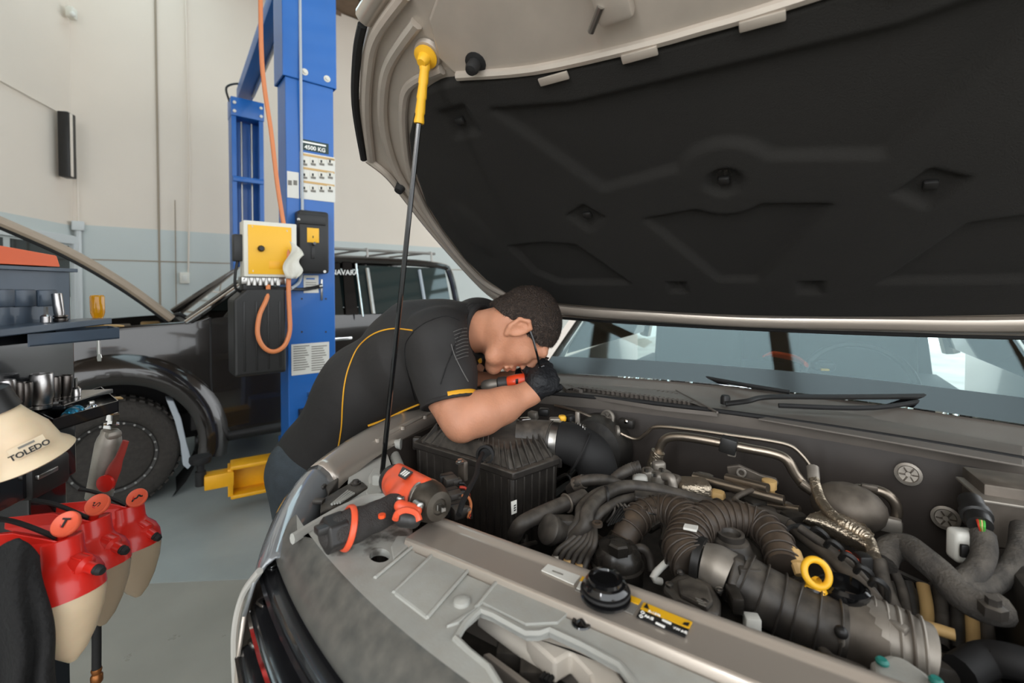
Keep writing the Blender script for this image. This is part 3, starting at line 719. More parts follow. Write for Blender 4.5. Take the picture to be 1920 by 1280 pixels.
for sg in (1, -1):
    h -= .009*sst(poly_sd([(.291*sg, .024), (.40*sg, .205), (.5*sg, .222), (.615*sg, .215), (.585*sg, .085), (.518*sg, .028)], Xg, Wg), .009)
    h -= .009*sst(poly_sd([(.285*sg, .303), (.325*sg, .352), (.378*sg, .322), (.338*sg, .256)], Xg, Wg), .008)
    h -= .012*sst(np.maximum(abs(Xg-.158*sg), abs(Wg-.003))-.02, .012)
    h -= .009*sst(np.maximum(abs(Xg-.529*sg), abs(Wg-.646))-.035, .010)
    h += .006*sst(np.hypot((Xg-.70*sg)/1.0, (Wg-.30)/2.2)-.045, .02)
h -= .012*sst(np.hypot(Xg, Wg-.375)-.032, .010)
edge = np.minimum(1-abs(U), np.minimum(V, 1-V)*1.2)
h -= .014*np.clip(1-edge/.02, 0, 1)**2
mb = MB(); mb.v = [tuple(HD(x, w_, .016+1.5*hh)) for x, w_, hh in zip(Xg.ravel(), Wg.ravel(), h.ravel())]
mb.f = [(j*(nu+1)+i, j*(nu+1)+i+1, (j+1)*(nu+1)+i+1, (j+1)*(nu+1)+i) for j in range(nv2) for i in range(nu)]
felt = mb.build('insulation_pad', 'hood_felt', hood, 180)
HM = Matrix((XV, -HR, HN)).transposed()
for (x, w_) in ((-.328, .312), (.333, .31), (0, .375), (-.529, .646), (.529, .646)):
    MB().rbox(HD(x, w_, .008), (.022, .018, .012), HM, .004).build('clip', 'black_plastic', hood)
# bare metal pocket towards the front with retaining tabs
pk_ = full([(-.47, .735), (-.492, .79), (-.465, .86), (-.40, .905), (-.2, .94), (0, .948)])
lowr = [(.3, .70), (.1, .688), (-.1, .688), (-.3, .70)]
MB().prism([HD(x, w_, .0) for x, w_ in pk_+lowr], HN*.010).build('front_pocket', 'champagne_inner', hood, 0, bevel=.008, seg=3)
MB().tube([HD(x, w_, .012) for x, w_ in full([(-.47, .745), (-.3, .712), (-.1, .70), (0, .699)])], .010, 8, sub=4).build('pocket_ridge', 'champagne_inner', hood)
for x in (-.265, -.10, .085, .26): MB().rbox(HD(x, .690, .022), (.062, .016, .006), HM, .002).build('tab', 'champagne_inner', hood)
MB().tube([HD(-.165, .755, .03), HD(-.135, .79, .035)], .006, 8).build('striker', 'steel', hood)
MB().rbox(HD(-.12, .80, .02), (.06, .09, .03), HM, .01).build('striker_bracket', 'champagne_inner', hood)
for sg in (-1, 1):
    MB().lathe(HD(.415*sg, .758, .0), HN, [(.024, 0), (.022, .012), (.013, .014), (.014, .03), (.011, .038), (.002, .04)], 16).build('bump_stop', 'black_rubber', hood)
    MB().lathe(HD(.847*sg, .494, .0), HN, [(.016, 0), (.014, .02), (.012, .03), (.002, .032)], 14).build('bump_stop', 'black_rubber', hood)
    MB().lathe(HD(.515*sg, .801, .0), HN, [(.032, 0), (.028, .008), (.018, .009), (.016, .004)], 18).build('rod_socket', 'champagne_inner', hood)
    a_, b_ = HD(.80*sg, -.10, -.01), Vector((.80*sg, 1.05, 1.12))
    MB().tube([a_, (a_+b_)/2+Vector((0, .02, .03)), b_], .014, 8, flat=.4).build('hinge_arm', 'champagne_paint', hood)
# prop rod with yellow grip
rt, rb = HD(-.515, .801, .012), Vector((-.654, .089, 1.035))
rodm = (rt+rb)/2
MB().tube([rt+(rb-rt)*.02, rt+(rb-rt)*.12, rb], .0055, 8, smooth=False).build('prop_rod', 'black_gloss', tr)
rd = (rb-rt).normalized()
g = MB().lathe(rt+rd*.012, rd, [(.010, 0), (.0115, .012), (.0095, .016), (.0105, .04), (.009, .044), (.0105, .07), (.009, .074), (.0105, .10), (.009, .104), (.011, .118), (.010, .122)], 12)
g.lathe(rt-HN*.002, HN, [(.024, 0), (.025, .005), (.014, .009), (.012, .02), (.009, .026)], 18); g.build('rod_grip', 'yellow_plastic', tr)

# ---- front body: slam rail, radiator cover, fenders, lamps, grille
mb = MB(); prof = [(.012, .93), (.012, 1.046), (.009, 1.0535), (.003, 1.0565), (-.004, 1.0535), (-.010, 1.0485), (-.068, 1.0475), (-.074, 1.03)]
mb.skin([[Vector((x, .012*0 + y-.02*(1-(x/.8)**2)*0, z)) for y, z in prof] + [Vector((x, -.078, .93))] for x in np.linspace(-.42, .80, 20)]); rail = mb.build('slam_rail', 'champagne_paint', tr, 50, bevel=.003)
def Yf(x): return -.285+.30*x*x
xs = np.linspace(-.67, .67, 41)
crease = [Vector((x, Yf(x)+.045+.012*(1-(x/.67)**2), 1.035)) for x in xs]
CZ = 1.035
rear_px = [(797, 985), (770, 956), (735, 938), (700, 937), (640, 957), (590, 985), (558, 1003)]
rear = [P(x, y, z=CZ) for x, y in rear_px]
rear_l = [Vector((.80, -.072, CZ)), Vector((-.395, -.072, CZ))] + rear
outer = [Vector((v.x, v.y, CZ)) for v in crease] + [Vector((.80, -.06, CZ))][:0] + [Vector((.72, -.075, CZ)), Vector((-.39, -.075, CZ))] + rear[1:]
hole1 = [P(712+20*math.cos(a), 1041+13*math.sin(a), z=CZ) for a in np.linspace(0, 2*math.pi, 20, endpoint=False)]
open_px = [(853, 1197), (872, 1165), (900, 1141), (925, 1150), (987, 1184), (1010, 1184), (1031, 1178), (1090, 1205), (1162, 1244), (1190, 1280), (1200, 1330), (1090, 1400), (980, 1350), (934, 1280), (916, 1250), (878, 1219)]
hole2 = [P(x, y, z=CZ) for x, y in open_px]
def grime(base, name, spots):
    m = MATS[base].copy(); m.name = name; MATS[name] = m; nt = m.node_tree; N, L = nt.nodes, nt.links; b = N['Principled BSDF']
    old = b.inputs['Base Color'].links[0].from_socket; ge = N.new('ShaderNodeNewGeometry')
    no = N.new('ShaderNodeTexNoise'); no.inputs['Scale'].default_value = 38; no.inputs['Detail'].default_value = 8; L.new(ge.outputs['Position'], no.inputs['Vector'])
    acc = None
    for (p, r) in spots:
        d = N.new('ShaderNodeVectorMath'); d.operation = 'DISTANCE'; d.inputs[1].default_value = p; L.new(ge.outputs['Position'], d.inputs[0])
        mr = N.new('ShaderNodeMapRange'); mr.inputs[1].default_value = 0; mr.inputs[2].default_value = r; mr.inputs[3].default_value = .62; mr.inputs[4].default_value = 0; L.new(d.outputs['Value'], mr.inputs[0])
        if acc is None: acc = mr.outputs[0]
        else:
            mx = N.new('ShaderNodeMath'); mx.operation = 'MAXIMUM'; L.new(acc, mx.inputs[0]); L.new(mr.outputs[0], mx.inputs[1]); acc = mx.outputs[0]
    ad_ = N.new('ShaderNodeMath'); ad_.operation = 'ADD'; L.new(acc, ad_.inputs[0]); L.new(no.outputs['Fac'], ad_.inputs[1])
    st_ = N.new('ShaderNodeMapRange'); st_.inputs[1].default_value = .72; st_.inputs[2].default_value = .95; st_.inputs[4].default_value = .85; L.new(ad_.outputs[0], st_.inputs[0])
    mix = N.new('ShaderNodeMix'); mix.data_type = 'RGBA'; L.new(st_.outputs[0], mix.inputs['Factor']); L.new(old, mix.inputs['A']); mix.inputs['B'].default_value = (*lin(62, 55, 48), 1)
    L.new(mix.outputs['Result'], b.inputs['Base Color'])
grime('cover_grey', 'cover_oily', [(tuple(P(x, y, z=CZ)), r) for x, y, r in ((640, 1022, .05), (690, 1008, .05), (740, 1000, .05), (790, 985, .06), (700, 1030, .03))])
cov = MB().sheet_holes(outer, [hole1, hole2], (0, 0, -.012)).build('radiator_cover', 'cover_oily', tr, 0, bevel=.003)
mb = MB(); n = len(xs)
mb.skin([[c, c+Vector((0, -.012, -.003)), Vector((c.x, Yf(c.x)+.012, .998)), Vector((c.x, Yf(c.x), .982)), Vector((c.x, Yf(c.x)+.004, .965)), Vector((c.x, Yf(c.x)+.04, .96)), Vector((c.x, c.y, 1.02))] for c in crease]); mb.build('front_lip', 'cover_dark', cov, 60)
mb = MB(); mb.tube([P(x, y, z=CZ+.004) for x, y in [(548, 1010), (590, 984), (640, 956), (690, 936), (735, 936), (772, 953)]], .010, 8, flat=.6, up=ZV); mb.build('edge_strip', 'cover_grey', cov)
MB().tube([p+Vector((0, 0, -.002)) for p in hole2]+[hole2[0]], .005, 6, smooth=False).build('opening_rim', 'cover_grey', cov)
# raised pads on the cover
for pts in ([(738, 1111), (832, 1019), (893, 1051), (800, 1158)], [(745, 1003), (788, 1003), (738, 1048), (733, 1024)], [(838, 1172), (893, 1138), (942, 1077), (1080, 1135), (1045, 1165), (985, 1168), (905, 1128), (860, 1165)]):
    MB().prism([P(x, y, z=CZ+.0035) for x, y in pts], (0, 0, -.006)).build('pad', 'cover_grey', cov, 0, bevel=.003)
MB().prism([P(x, y, z=CZ+.004) for x, y in [(797, 987), (815, 987), (1400, 1262), (1700, 1400), (1690, 1420), (1370, 1268)]], (0, 0, -.006)).build('trim_strip', 'cover_grey', cov, 0, bevel=.002)
for (a_, b_) in (((703, 1083), (797, 1005)), ((738, 1111), (832, 1019)), ((800, 1158), (893, 1051)), ((893, 1138), (942, 1077))):
    MB().tube([P(*a_, z=CZ+.001), P((a_[0]+b_[0])/2, (a_[1]+b_[1])/2, z=CZ+.002), P(*b_, z=CZ+.003)], .004, 8, smooth=False, flat=.7).build('stiffener', 'cover_grey', cov)
MB().lathe(P(866, 1130, z=CZ), ZV, [(.012, 0), (.011, .005), (.006, .008), (.001, .008)], 16).build('screw', 'cover_grey', cov)
MB().lathe(P(1090, 1168, z=CZ), ZV, [(.013, 0), (.012, .002), (.008, .002), (.0075, .001), (.001, .006)], 16).build('fastener', 'black_gloss', cov)
# what the opening shows: pale horn bracket, black latch
hx = P(1000, 1235, z=.96)
def cz(x, y, z): return P(x, y, z=z)
mb = MB(); mb.tube([cz(905, 1155, .99), cz(960, 1195, .985), cz(1010, 1230, .98), cz(1040, 1245, .98), cz(1065, 1225, .98), cz(1095, 1245, .97), cz(1105, 1290, .96)], .013, 10, flat=.6); mb.build('washer_neck', 'washer_white', tr)
mb = MB(); mb.prism([cz(x, y, 1.005) for x, y in [(985, 1190), (1030, 1186), (1150, 1246), (1180, 1290), (1120, 1330), (1105, 1260), (1070, 1222), (1040, 1240)]], (0, 0, -.03)); mb.build('inner_panel', 'washer_white', tr, 0, bevel=.004)
MB().prism([cz(x, y, .985) for x, y in [(905, 1225), (918, 1222), (1010, 1290), (1000, 1300)]], (0, 0, -.06)).build('latch_plate', 'champagne_inner', tr, 0, bevel=.002)
MB().rbox(cz(1010, 1262, .955), (.05, .045, .04), Matrix.Rotation(.5, 3, 'Z'), .004).build('latch_block', 'dusty_plastic', tr)
MB().rbox(cz(965, 1240, .95), (.05, .035, .05), Matrix.Rotation(.5, 3, 'Z'), .004).build('latch_block', 'dusty_plastic', tr)
for k in range(3): MB().tube([cz(1022+k*7, 1262+k*3, .985), cz(1014+k*7, 1274+k*3, .985)], .003, 6).build('latch_clip', 'ink_black', tr)
MB().box((0, -.10, .80), (1.0, .09, .3)).build('radiator', 'bay_black', tr, 0)
# labels along the slam rail
def rail_pt(px, py): return P(px, py, z=1.0492)
RX = (rail_pt(1295, 1165)-rail_pt(1090, 1085)).normalized()
def rlabel(px, material, name='sticker', par=None, dz=0):
    return MB().prism([rail_pt(x, y)+Vector((0, 0, dz)) for x, y in px], (0, 0, .0015)).build(name, material, par or tr, 0)
s1 = rlabel([(1015, 1070), (1028, 1058), (1088, 1081), (1076, 1097)], 'label_white')
rlabel([(1035, 1073), (1036, 1071.5), (1056, 1079), (1055, 1080.5)], 'label_print', 'print_line', s1, .001)
s2 = rlabel([(1078, 1107), (1092, 1083), (1203, 1127), (1187, 1153)], 'label_grey')
rlabel([(1087, 1091), (1092, 1083), (1203, 1127), (1197, 1136)], 'yellow_label', 'band', s2, .001)
rlabel([(1081, 1105), (1088, 1092), (1104, 1099), (1097, 1112)], 'label_white', 'panel', s2, .001)
s3 = rlabel([(1193, 1158), (1207, 1132), (1298, 1169), (1284, 1196)], 'ink_black')
rlabel([(1201, 1144), (1207, 1132), (1298, 1169), (1292, 1181)], 'yellow_label', 'band', s3, .001)
rlabel([(1207, 1142), (1213, 1135), (1217, 1146)], 'ink_black', 'warning_triangle', s3, .002)
RY = ZV.cross(RX)
text_mesh('R-134a', .0055, rail_pt(1227, 1155)+ZV*.004, RX, RY, 'ink_white', s3)
text_mesh('PAG', .006, rail_pt(1217, 1163)+ZV*.004, RX, RY, 'ink_white', s3)
rlabel([(1241, 1166), (1242.5, 1164.5), (1259, 1172), (1257.5, 1174)], 'ink_white', 'print_line', s3, .002)
rlabel([(1229, 1172), (1230.5, 1170.5), (1247, 1178), (1245.5, 1180)], 'ink_white', 'print_line', s3, .002)
text_mesh('VW AG', .005, rail_pt(1275, 1187)+ZV*.004, RX, RY, 'ink_white', s3)
for (x, y) in ((1205, 1152), (1202, 1159)): MB().torus(rail_pt(x, y)+ZV*.003, ZV, .0022, .0006, 10, 4).build('snowflake_mark', 'ink_white', s3)
rlabel([(1283, 1171), (1293, 1172), (1290, 1178), (1280, 1174)], 'ink_black', 'book_mark', s3, .002)

# fender and lamp skins from stations along the shoulder
ST = [((-.64, -.165, .99), (-.25, -.97), .75), ((-.69, -.115, 1.015), (-.5, -.86), .8), ((-.75, -.045, 1.04), (-.75, -.66), .85), ((-.80, .03, 1.055), (-.92, -.38), .9),
      ((-.838, .15, 1.07), (-.98, -.2), .95), ((-.865, .28, 1.08), (-1, -.05), 1), ((-.895, .5, 1.09), (-1, 0), 1), ((-.915, .75, 1.105), (-1, 0), 1), ((-.92, 1.15, 1.13), (-1, 0), 1)]
PR = [(-.055, -.05), (-.03, -.016), (-.012, -.004), (0, 0), (.02, -.006), (.045, -.03), (.066, -.08), (.08, -.15), (.086, -.24), (.084, -.36), (.07, -.50)]
def body_rows(i0, i1, r0, r1, sg=1, sub=4):
    P3 = [Vector(s[0]) for s in ST]; O3 = [Vector((s[1][0], s[1][1], 0)).normalized()*s[2] for s in ST]
    cp, _ = spline(P3, sub); op, _ = spline(O3, sub)
    rings = []
    for k in range(i0*sub, i1*sub+1):
        rings.append([Vector(((cp[k]+op[k]*PR[r][0]).x*sg, (cp[k]+op[k]*PR[r][0]).y, cp[k].z+PR[r][1])) for r in range(r0, r1+1)])
    n = len(rings[0]); mb = MB()
    mb.add([p for r in rings for p in r], [(i*n+k, i*n+k+1, (i+1)*n+k+1, (i+1)*n+k) for i in range(len(rings)-1) for k in range(n-1)]); return mb
for sg in (1, -1):
    body_rows(3, 8, 0, 10, sg).build('fender', 'champagne_paint', tr, 180, solid=.006)
    hl = body_rows(0, 3, 0, 6, sg).build('headlamp', 'lens', tr, 180, solid=.006)
    body_rows(0, 3, 6, 10, sg).build('bumper_corner', 'champagne_paint', tr, 180, solid=.006)
    MB().lathe(Vector((-.70*sg, -.13, .86)), Vector((-.3*sg, -1, .25)), [(.05, 0), (.055, .02), (.03, .03), (.01, .035)], 20).build('reflector', 'chrome', hl)
    mb = MB(); mb.tube([Vector((-.635*sg, -.195, .985)), Vector((-.68*sg, -.20, .93)), Vector((-.70*sg, -.205, .86)), Vector((-.71*sg, -.20, .76))], .006, 8); mb.build('lamp_frame', 'plate_grey', hl)
    # inner wing and wheel
    mb = MB(); mb.prism([Vector((-.80*sg, .06, 1.03)), Vector((-.83*sg, .9, 1.05)), Vector((-.78*sg, .9, .6)), Vector((-.74*sg, .06, .6))], (-.02*sg, 0, 0)); mb.build('inner_wing', 'bay_wall', tr, 0)
    MB().lathe(Vector((-.72*sg, .58, .38)), Vector((-sg, 0, 0)), [(.22, 0), (.36, .02), (.38, .07), (.38, .18), (.35, .22), (.23, .22), (.2, .15), (.05, .15)], 36).build('tyre', 'tyre', tr)
# grille
def sweep(pr, x0, x1, yo, z0, n=24, dz=lambda x: 0):
    mb = MB(); mb.skin([[Vector((x, Yf(x)+yo+y, z0+z+dz(x))) for y, z in pr] for x in np.linspace(x0, x1, n)]); return mb
gr = sweep([(.06, -.24), (.06, .05), (.08, .05), (.08, -.24)], -.70, .70, .02, .93).build('grille', 'bay_black', tr)
for k in range(3):
    sl = sweep([(-.012, -.014), (-.016, 0), (-.008, .012), (.04, .016), (.06, .004), (.05, -.014)], -.69+.015*k, .69-.015*k, -.006-.022*k, .945-.052*k).build('slat', 'grille_black', gr, 50)
    sweep([(-.018, -.003), (-.021, .002), (-.016, .006), (-.010, .003)], -.69+.015*k, .69-.015*k, -.006-.022*k, .945-.052*k).build('slat_trim', 'chrome' if k == 1 else 'grille_black', gr, 50)
    for sg in (1, -1): MB().rbox((.675*sg-.012*sg*k, Yf(.675)+.012-.022*k, .952-.052*k), (.026, .05, .026), None, .006).build('slat_end', 'chrome', gr)
for x in (-.52, -.33, -.12, .12, .33, .52): MB().rbox((x, Yf(x)+.022, .87), (.014, .06, .17), None, .003).build('fin', 'grille_black', gr)
sweep([(-.01, -.22), (-.035, -.1), (-.02, 0), (.02, .01), (.06, -.02), (.06, -.22)], -.72, .72, .0, .76).build('bumper', 'champagne_paint', tr, 50)

# ---- cowl, windscreen, cabin
def cowlY(x): return .885-.20*x*x
def glassY(x): return 1.105-.28*x*x
mb = MB()
cr = []
for x in np.linspace(-.86, .86, 41):
    y0, y1 = cowlY(x), glassY(x)
    cr.append([Vector((x, y0-.015, 1.055)), Vector((x, y0-.02, 1.088)), Vector((x, y0-.008, 1.096)), Vector((x, y0+.006, 1.088)), Vector((x, y0+.03, 1.084)), Vector((x, y0+.14*(y1-y0)/.22, 1.087)), Vector((x, y1-.045, 1.093)), Vector((x, y1+.02, 1.135)), Vector((x, y1+.02, 1.06))])
mb.skin(cr); cowl = mb.build('cowl_panel', 'cowl_plastic', tr, 40)
MB().tube([Vector((x, cowlY(x)-.010, 1.094)) for x in np.linspace(-.85, .85, 21)], .0085, 8).build('cowl_seal', 'black_rubber', cowl)
# vent grille with slots (rows of dark slots in a raised frame)
mb = MB(); cnt = 0
def cowl_at(px, py, dz=.0): return P(px, py, z=1.094+dz)
fr = [(1040, 706), (1085, 709), (1140, 712), (1152, 722), (1195, 725), (1205, 720), (1258, 726), (1300, 748), (1345, 773), (1240, 762), (1110, 742), (1062, 730)]
rows = [((1046, 710), (1142, 721), 11), ((1205, 727), (1272, 738), 8), ((1085, 724), (1300, 753), 24), ((1112, 740), (1336, 771), 25), ((1052, 717), (1090, 731), 8)]
fpoly = [(p.x, p.y) for p in (cowl_at(x, y) for x, y in fr)]; slots = []; mids = []
for (a, b, n_) in rows:
    for k in range(n_):
        t_ = (k+.5)/n_; c = cowl_at(a[0]+(b[0]-a[0])*t_, a[1]+(b[1]-a[1])*t_, .006); R_ = Matrix.Rotation(-.35, 3, 'Z')
        q_ = [c+R_@Vector((sx*.0042, sy*(.013 if n_ != 8 else .009), 0)) for sx, sy in ((-1, -1), (1, -1), (1, 1), (-1, 1))]
        if max(poly_sd(fpoly, np.array([p.x for p in q_]), np.array([p.y for p in q_]))) > -.002: continue
        if any(abs((R_.transposed()@(c-m_)).x) < .0098 and abs((R_.transposed()@(c-m_)).y) < .029 for m_ in mids): continue
        slots.append(q_); mids.append(c)
print('vent slots', len(slots))
MB().sheet_holes([cowl_at(x, y, .006) for x, y in fr], slots, (0, 0, -.012)).build('vent_grille', 'cowl_plastic', cowl, 0)
MB().tube([cowl_at(x, y, .008) for x, y in fr[:9]], .0035, 6, smooth=False).build('vent_frame', 'cowl_plastic', cowl)
MB().prism([cowl_at(x, y, .004) for x, y in [(1420, 784), (1540, 762), (1620, 772), (1645, 785), (1725, 800), (1920, 836), (1920, 872), (1640, 822)]], (0, 0, -.006)).build('cowl_cover', 'cowl_plastic', cowl, 0, bevel=.003)
# windscreen
def WS(u, v): # u -1..1, v 0..1 up the glass
    x = u*(.74-.10*v); y = glassY(x*.98)+.0+.62*v; z = 1.128+.50*v; return Vector((x, y, z))
mb = MB(); mb.grid(lambda a, b: WS(a*2-1, b), 24, 10); mb.build('windscreen', 'wind_glass', tr, 180, solid=.004)
MB().grid(lambda a, b: WS(a*2-1, b*.11)+Vector((0, -.004, .004)), 24, 2).build('windscreen_band', 'black_gloss', tr, 180)
for sg in (1, -1):
    MB().tube([WS(sg, -.02)+Vector((.02*sg, 0, 0)), WS(sg, .5)+Vector((.02*sg, 0, .0)), WS(sg, 1.02)+Vector((.02*sg, 0, 0))], .035, 8).build('pillar', 'champagne_paint', tr)
    mb = MB(); mb.prism([Vector((.87*sg, 1.05, .5)), Vector((.87*sg, 2.7, .5)), Vector((.87*sg, 2.7, 1.15)), Vector((.87*sg, 1.05, 1.10))], (.05*sg, 0, 0)); mb.build('door', 'champagne_paint', tr, 0, bevel=.01)
    mb = MB(); mb.prism([Vector((.80*sg, 1.15, 1.15)), Vector((.80*sg, 2.65, 1.15)), Vector((.68*sg, 2.55, 1.62)), Vector((.66*sg, 1.68, 1.62))], (.005*sg, 0, 0)); mb.build('side_window', 'dark_glass', tr, 0)
    MB().tube([Vector((.69*sg, 2.6, 1.64)), Vector((.82*sg, 2.7, 1.12))], .04, 8).build('pillar', 'champagne_paint', tr)
mb = MB(); mb.grid(lambda a, b: Vector(((a*2-1)*.67, 1.69+.95*b, 1.63+.05*math.sin(math.pi*a)+.03*math.sin(math.pi*b))), 12, 8); mb.build('roof', 'champagne_paint', tr, 180, solid=.02)
mb = MB(); mb.prism([Vector((-.8, 2.7, .5)), Vector((.8, 2.7, .5)), Vector((.66, 2.62, 1.64)), Vector((-.66, 2.62, 1.64))], (0, .03, 0)); mb.build('cab_back', 'cabin_dark', tr, 0)
mb = MB(); mb.skin([[Vector((x, glassY(x)+y, z)) for y, z in ((.06, 1.04), (.06, 1.10), (.16, 1.145), (.30, 1.15), (.40, 1.13), (.42, 1.0))] for x in np.linspace(-.72, .72, 21)]); dash = mb.build('dashboard', 'dash', tr, 50)
MB().tube([Vector((x, glassY(x)+.17, 1.156)) for x in np.linspace(-.68, .68, 15)], .014, 8, flat=.5).build('dash_vent', 'black_plastic', dash)
MB().box((0, 1.85, .75), (1.5, 1.6, .5)).build('cab_floor', 'cabin_dark', tr, 0)
MB().torus((-.33+.66, 1.62, 1.08), Vector((0, -.8, .5)), .18, .014, 28, 8).build('steering_wheel', 'black_plastic', tr)
for sg in (1, -1):
    MB().rbox((.36*sg, 2.15, 1.1), (.46, .16, .7), Matrix.Rotation(-.2, 3, 'X'), .05, 3).build('seat', 'cabin_dark', tr)
    MB().rbox((.36*sg, 2.22, 1.52), (.26, .1, .17), None, .04, 3).build('headrest', 'cabin_dark', tr)
# wipers
def wpt(px, py, v): # pixel on the glass/cowl at height
    return P(px, py, z=v)
for arm, blade, knuckle in (
    ([(1360, 757, 1.125), (1400, 752, 1.135), (1445, 744, 1.14), (1600, 744, 1.15), (1790, 742, 1.165)], [(1460, 760, 1.128), (1640, 764, 1.138), (1800, 742, 1.16), (1920, 752, 1.15), (2060, 775, 1.15)], (1360, 757, 1.115)),
    ([(1022, 694, 1.13), (1075, 691, 1.137), (1140, 692, 1.14), (1270, 701, 1.147)], [(1120, 686, 1.145), (1265, 699, 1.15), (1400, 722, 1.147), (1480, 735, 1.143)], (1022, 696, 1.12))):
    MB().tube([P(x, y, z=z) for x, y, z in arm], .0085, 8, flat=.8).build('wiper_arm', 'black_plastic', tr)
    bl = MB().tube([P(x, y, z=z-.004) for x, y, z in blade], .007, 8).build('wiper_blade', 'black_rubber', tr)
    x, y, z = arm[-1]; MB().rbox(P(x, y, z=z), (.06, .022, .018), Matrix.Rotation(.0, 3, 'Z'), .004).build('blade_clip', 'black_plastic', bl)
    x, y, z = knuckle; MB().lathe(P(x, y, z=z-.02), ZV, [(.015, 0), (.015, .02), (.011, .028), (.001, .03)], 14).build('wiper_pivot', 'black_plastic', tr)
# things lying on the dash behind the glass
def dz_(px, py): return P(px, py, z=1.165)
mb = MB(); mb.tube([dz_(1432, 668), dz_(1450, 664), dz_(1490, 672), dz_(1512, 684)], .016, 8, radii=[.006, .016, .017, .012], flat=.6); o = mb.build('dashboard_case', 'orange_plastic', None); tag(o, 'orange pointed case lying on the dashboard behind the windscreen', 'case')
t = thing('dash_pouch', 'dark pouch with a yellow tag on the dashboard behind the windscreen', 'pouch', dz_(1543, 690))
MB().rbox(dz_(1543, 686), (.075, .05, .035), Matrix.Rotation(.4, 3, 'Z'), .012, 3).build('body', 'black_plastic', t)
MB().rbox(dz_(1546, 692)-Vector((0, .02, 0)), (.028, .012, .008), Matrix.Rotation(.4, 3, 'Z'), .002).build('tag', 'yellow_plastic', t)
# ------------------------------------------------------------------ engine bay contents (parts of the truck)
def E(px, py, z=1.0): return P(px, py, z=z)
def EL(pts): return [P(p[0], p[1], z=p[2]) for p in pts]
def hose(name, pts, r, material='dusty_rubber', n=10, flat=1.0, par=None, sub=6):
    return MB().tube(EL(pts), r, n, flat=flat, sub=sub).build(name, material, par or tr)
def corr(name, pts, r, material='dusty_rubber', pitch=.006, par=None, amp=.12):
    """corrugated hose"""
    c, _ = spline(EL(pts), 24); out = [c[0]]; acc = 0; rad = [r]; L = 0
    pp = [c[0]]; 
    for a, b in zip(c[:-1], c[1:]):
        L += (b-a).length
        if L >= pitch/2: pp.append(b); L = 0
    rad = [r*(1+(amp if k % 2 else -amp)) for k in range(len(pp))]
    return MB().tube(pp, r, 12, smooth=False, radii=rad).build(name, material, par or tr)
MB().box((0, .42, .70), (1.56, .9, .03)).build('bay_floor', 'bay_black', tr, 0)
mb = MB(); mb.skin([[Vector((x, cowlY(x)+y, z)) for y, z in ((.0, .70), (-.03, 1.0), (-.015, 1.06), (.05, 1.06), (.05, .70))] for x in np.linspace(-.86, .86, 21)]); mb.build('firewall', 'bay_wall', tr, 40)
mb = MB(); mb.rbox((.02, .40, .82), (.50, .52, .22), None, .04, 3); mb.build('engine_block', 'bay_black', tr)
# air filter housing
rim = [(775, 832), (880, 864), (962, 892), (1050, 862), (1005, 812), (960, 790), (838, 792)]
def shrink(pts, k, c=None):
    c = c or sum(pts, Vector())/len(pts); return [c+(p-c)*k for p in pts]
rw = [P(x, y, z=1.03) for x, y in rim]
mb = MB(); lo = [Vector((p.x, p.y, .76)) for p in shrink(rw, .93)]
mb.skin([lo, [Vector((p.x, p.y, 1.022)) for p in shrink(rw, .97)]]); ab = mb.build('air_filter_box', 'dusty_plastic', tr, 30, bevel=.006)
mb = MB(); mb.skin([[Vector((p.x, p.y, 1.018)) for p in rw], [Vector((p.x, p.y, 1.036)) for p in rw]]); mb.build('box_rim', 'dusty_plastic', ab, 30, bevel=.003)
lid_hi = [Vector((p.x, p.y, 1.072)) for p in shrink(rw, .74)]
mb = MB(); mb.skin([[Vector((p.x, p.y, 1.034)) for p in shrink(rw, .93)], lid_hi]); lid = mb.build('box_lid', 'dusty_plastic', ab, 30, bevel=.006)
# ribs along the visible sides
nr = len(rw)
for (i, j, cnt) in ((0, 1, 7), (1, 2, 6), (2, 3, 6), (3, 4, 4)):
    for k in range(cnt):
        t_ = (k+.5)/cnt; a = rw[i].lerp(rw[j], t_); c = sum(rw, Vector())/nr; d = (c-a); d.z = 0; d.normalize(); sdv = (rw[j]-rw[i]).normalized()
        R_ = Matrix((sdv, d, ZV)).transposed()
        MB().prism([a+d*.012+ZV*.004-sdv*.002, a+d*.055+ZV*.060-sdv*.002, a+d*.055+ZV*.004-sdv*.002], sdv*.004).build('lid_rib', 'dusty_plastic', ab, 0)
        MB().rbox(Vector((a.x, a.y, .935))+d*.010, (.006, .010, .16), R_, .002).build('side_rib', 'dusty_plastic', ab)
for (x, y) in ((782, 830), (880, 862), (962, 890), (1046, 862)):
    MB().rbox(E(x, y, 1.02), (.022, .022, .035), Matrix.Rotation(.5, 3, 'Z'), .004).build('lid_clip', 'dusty_plastic', ab)
MB().lathe(E(912, 852, 1.05), Vector((.3, -1, .25)), [(.024, -.02), (.024, .012), (.018, .014), (.016, .004)], 18).build('sensor_port', 'black_rubber', ab)
lb = MB().prism([P(x, y, pl=(Vector((-.36, .19, .9)), Vector((.55, -.83, .0)))) for x, y in ((958, 940), (969, 936), (969, 960), (959, 964))], Vector((.55, -.83, 0))*.002).build('tag', 'label_white', ab, 0)
_tn = Vector((.55, -.83, 0))
for k in range(3): MB().prism([P(x, y, pl=(Vector((-.36, .19, .9))+_tn*.0025, _tn)) for x, y in ((963.5, 947+k*4.5), (967.5, 945+k*4.5), (967.5, 947+k*4.5), (963.5, 949.5+k*4.5))], _tn*.0006).build('print_mark', 'ink_black', ab, 0)
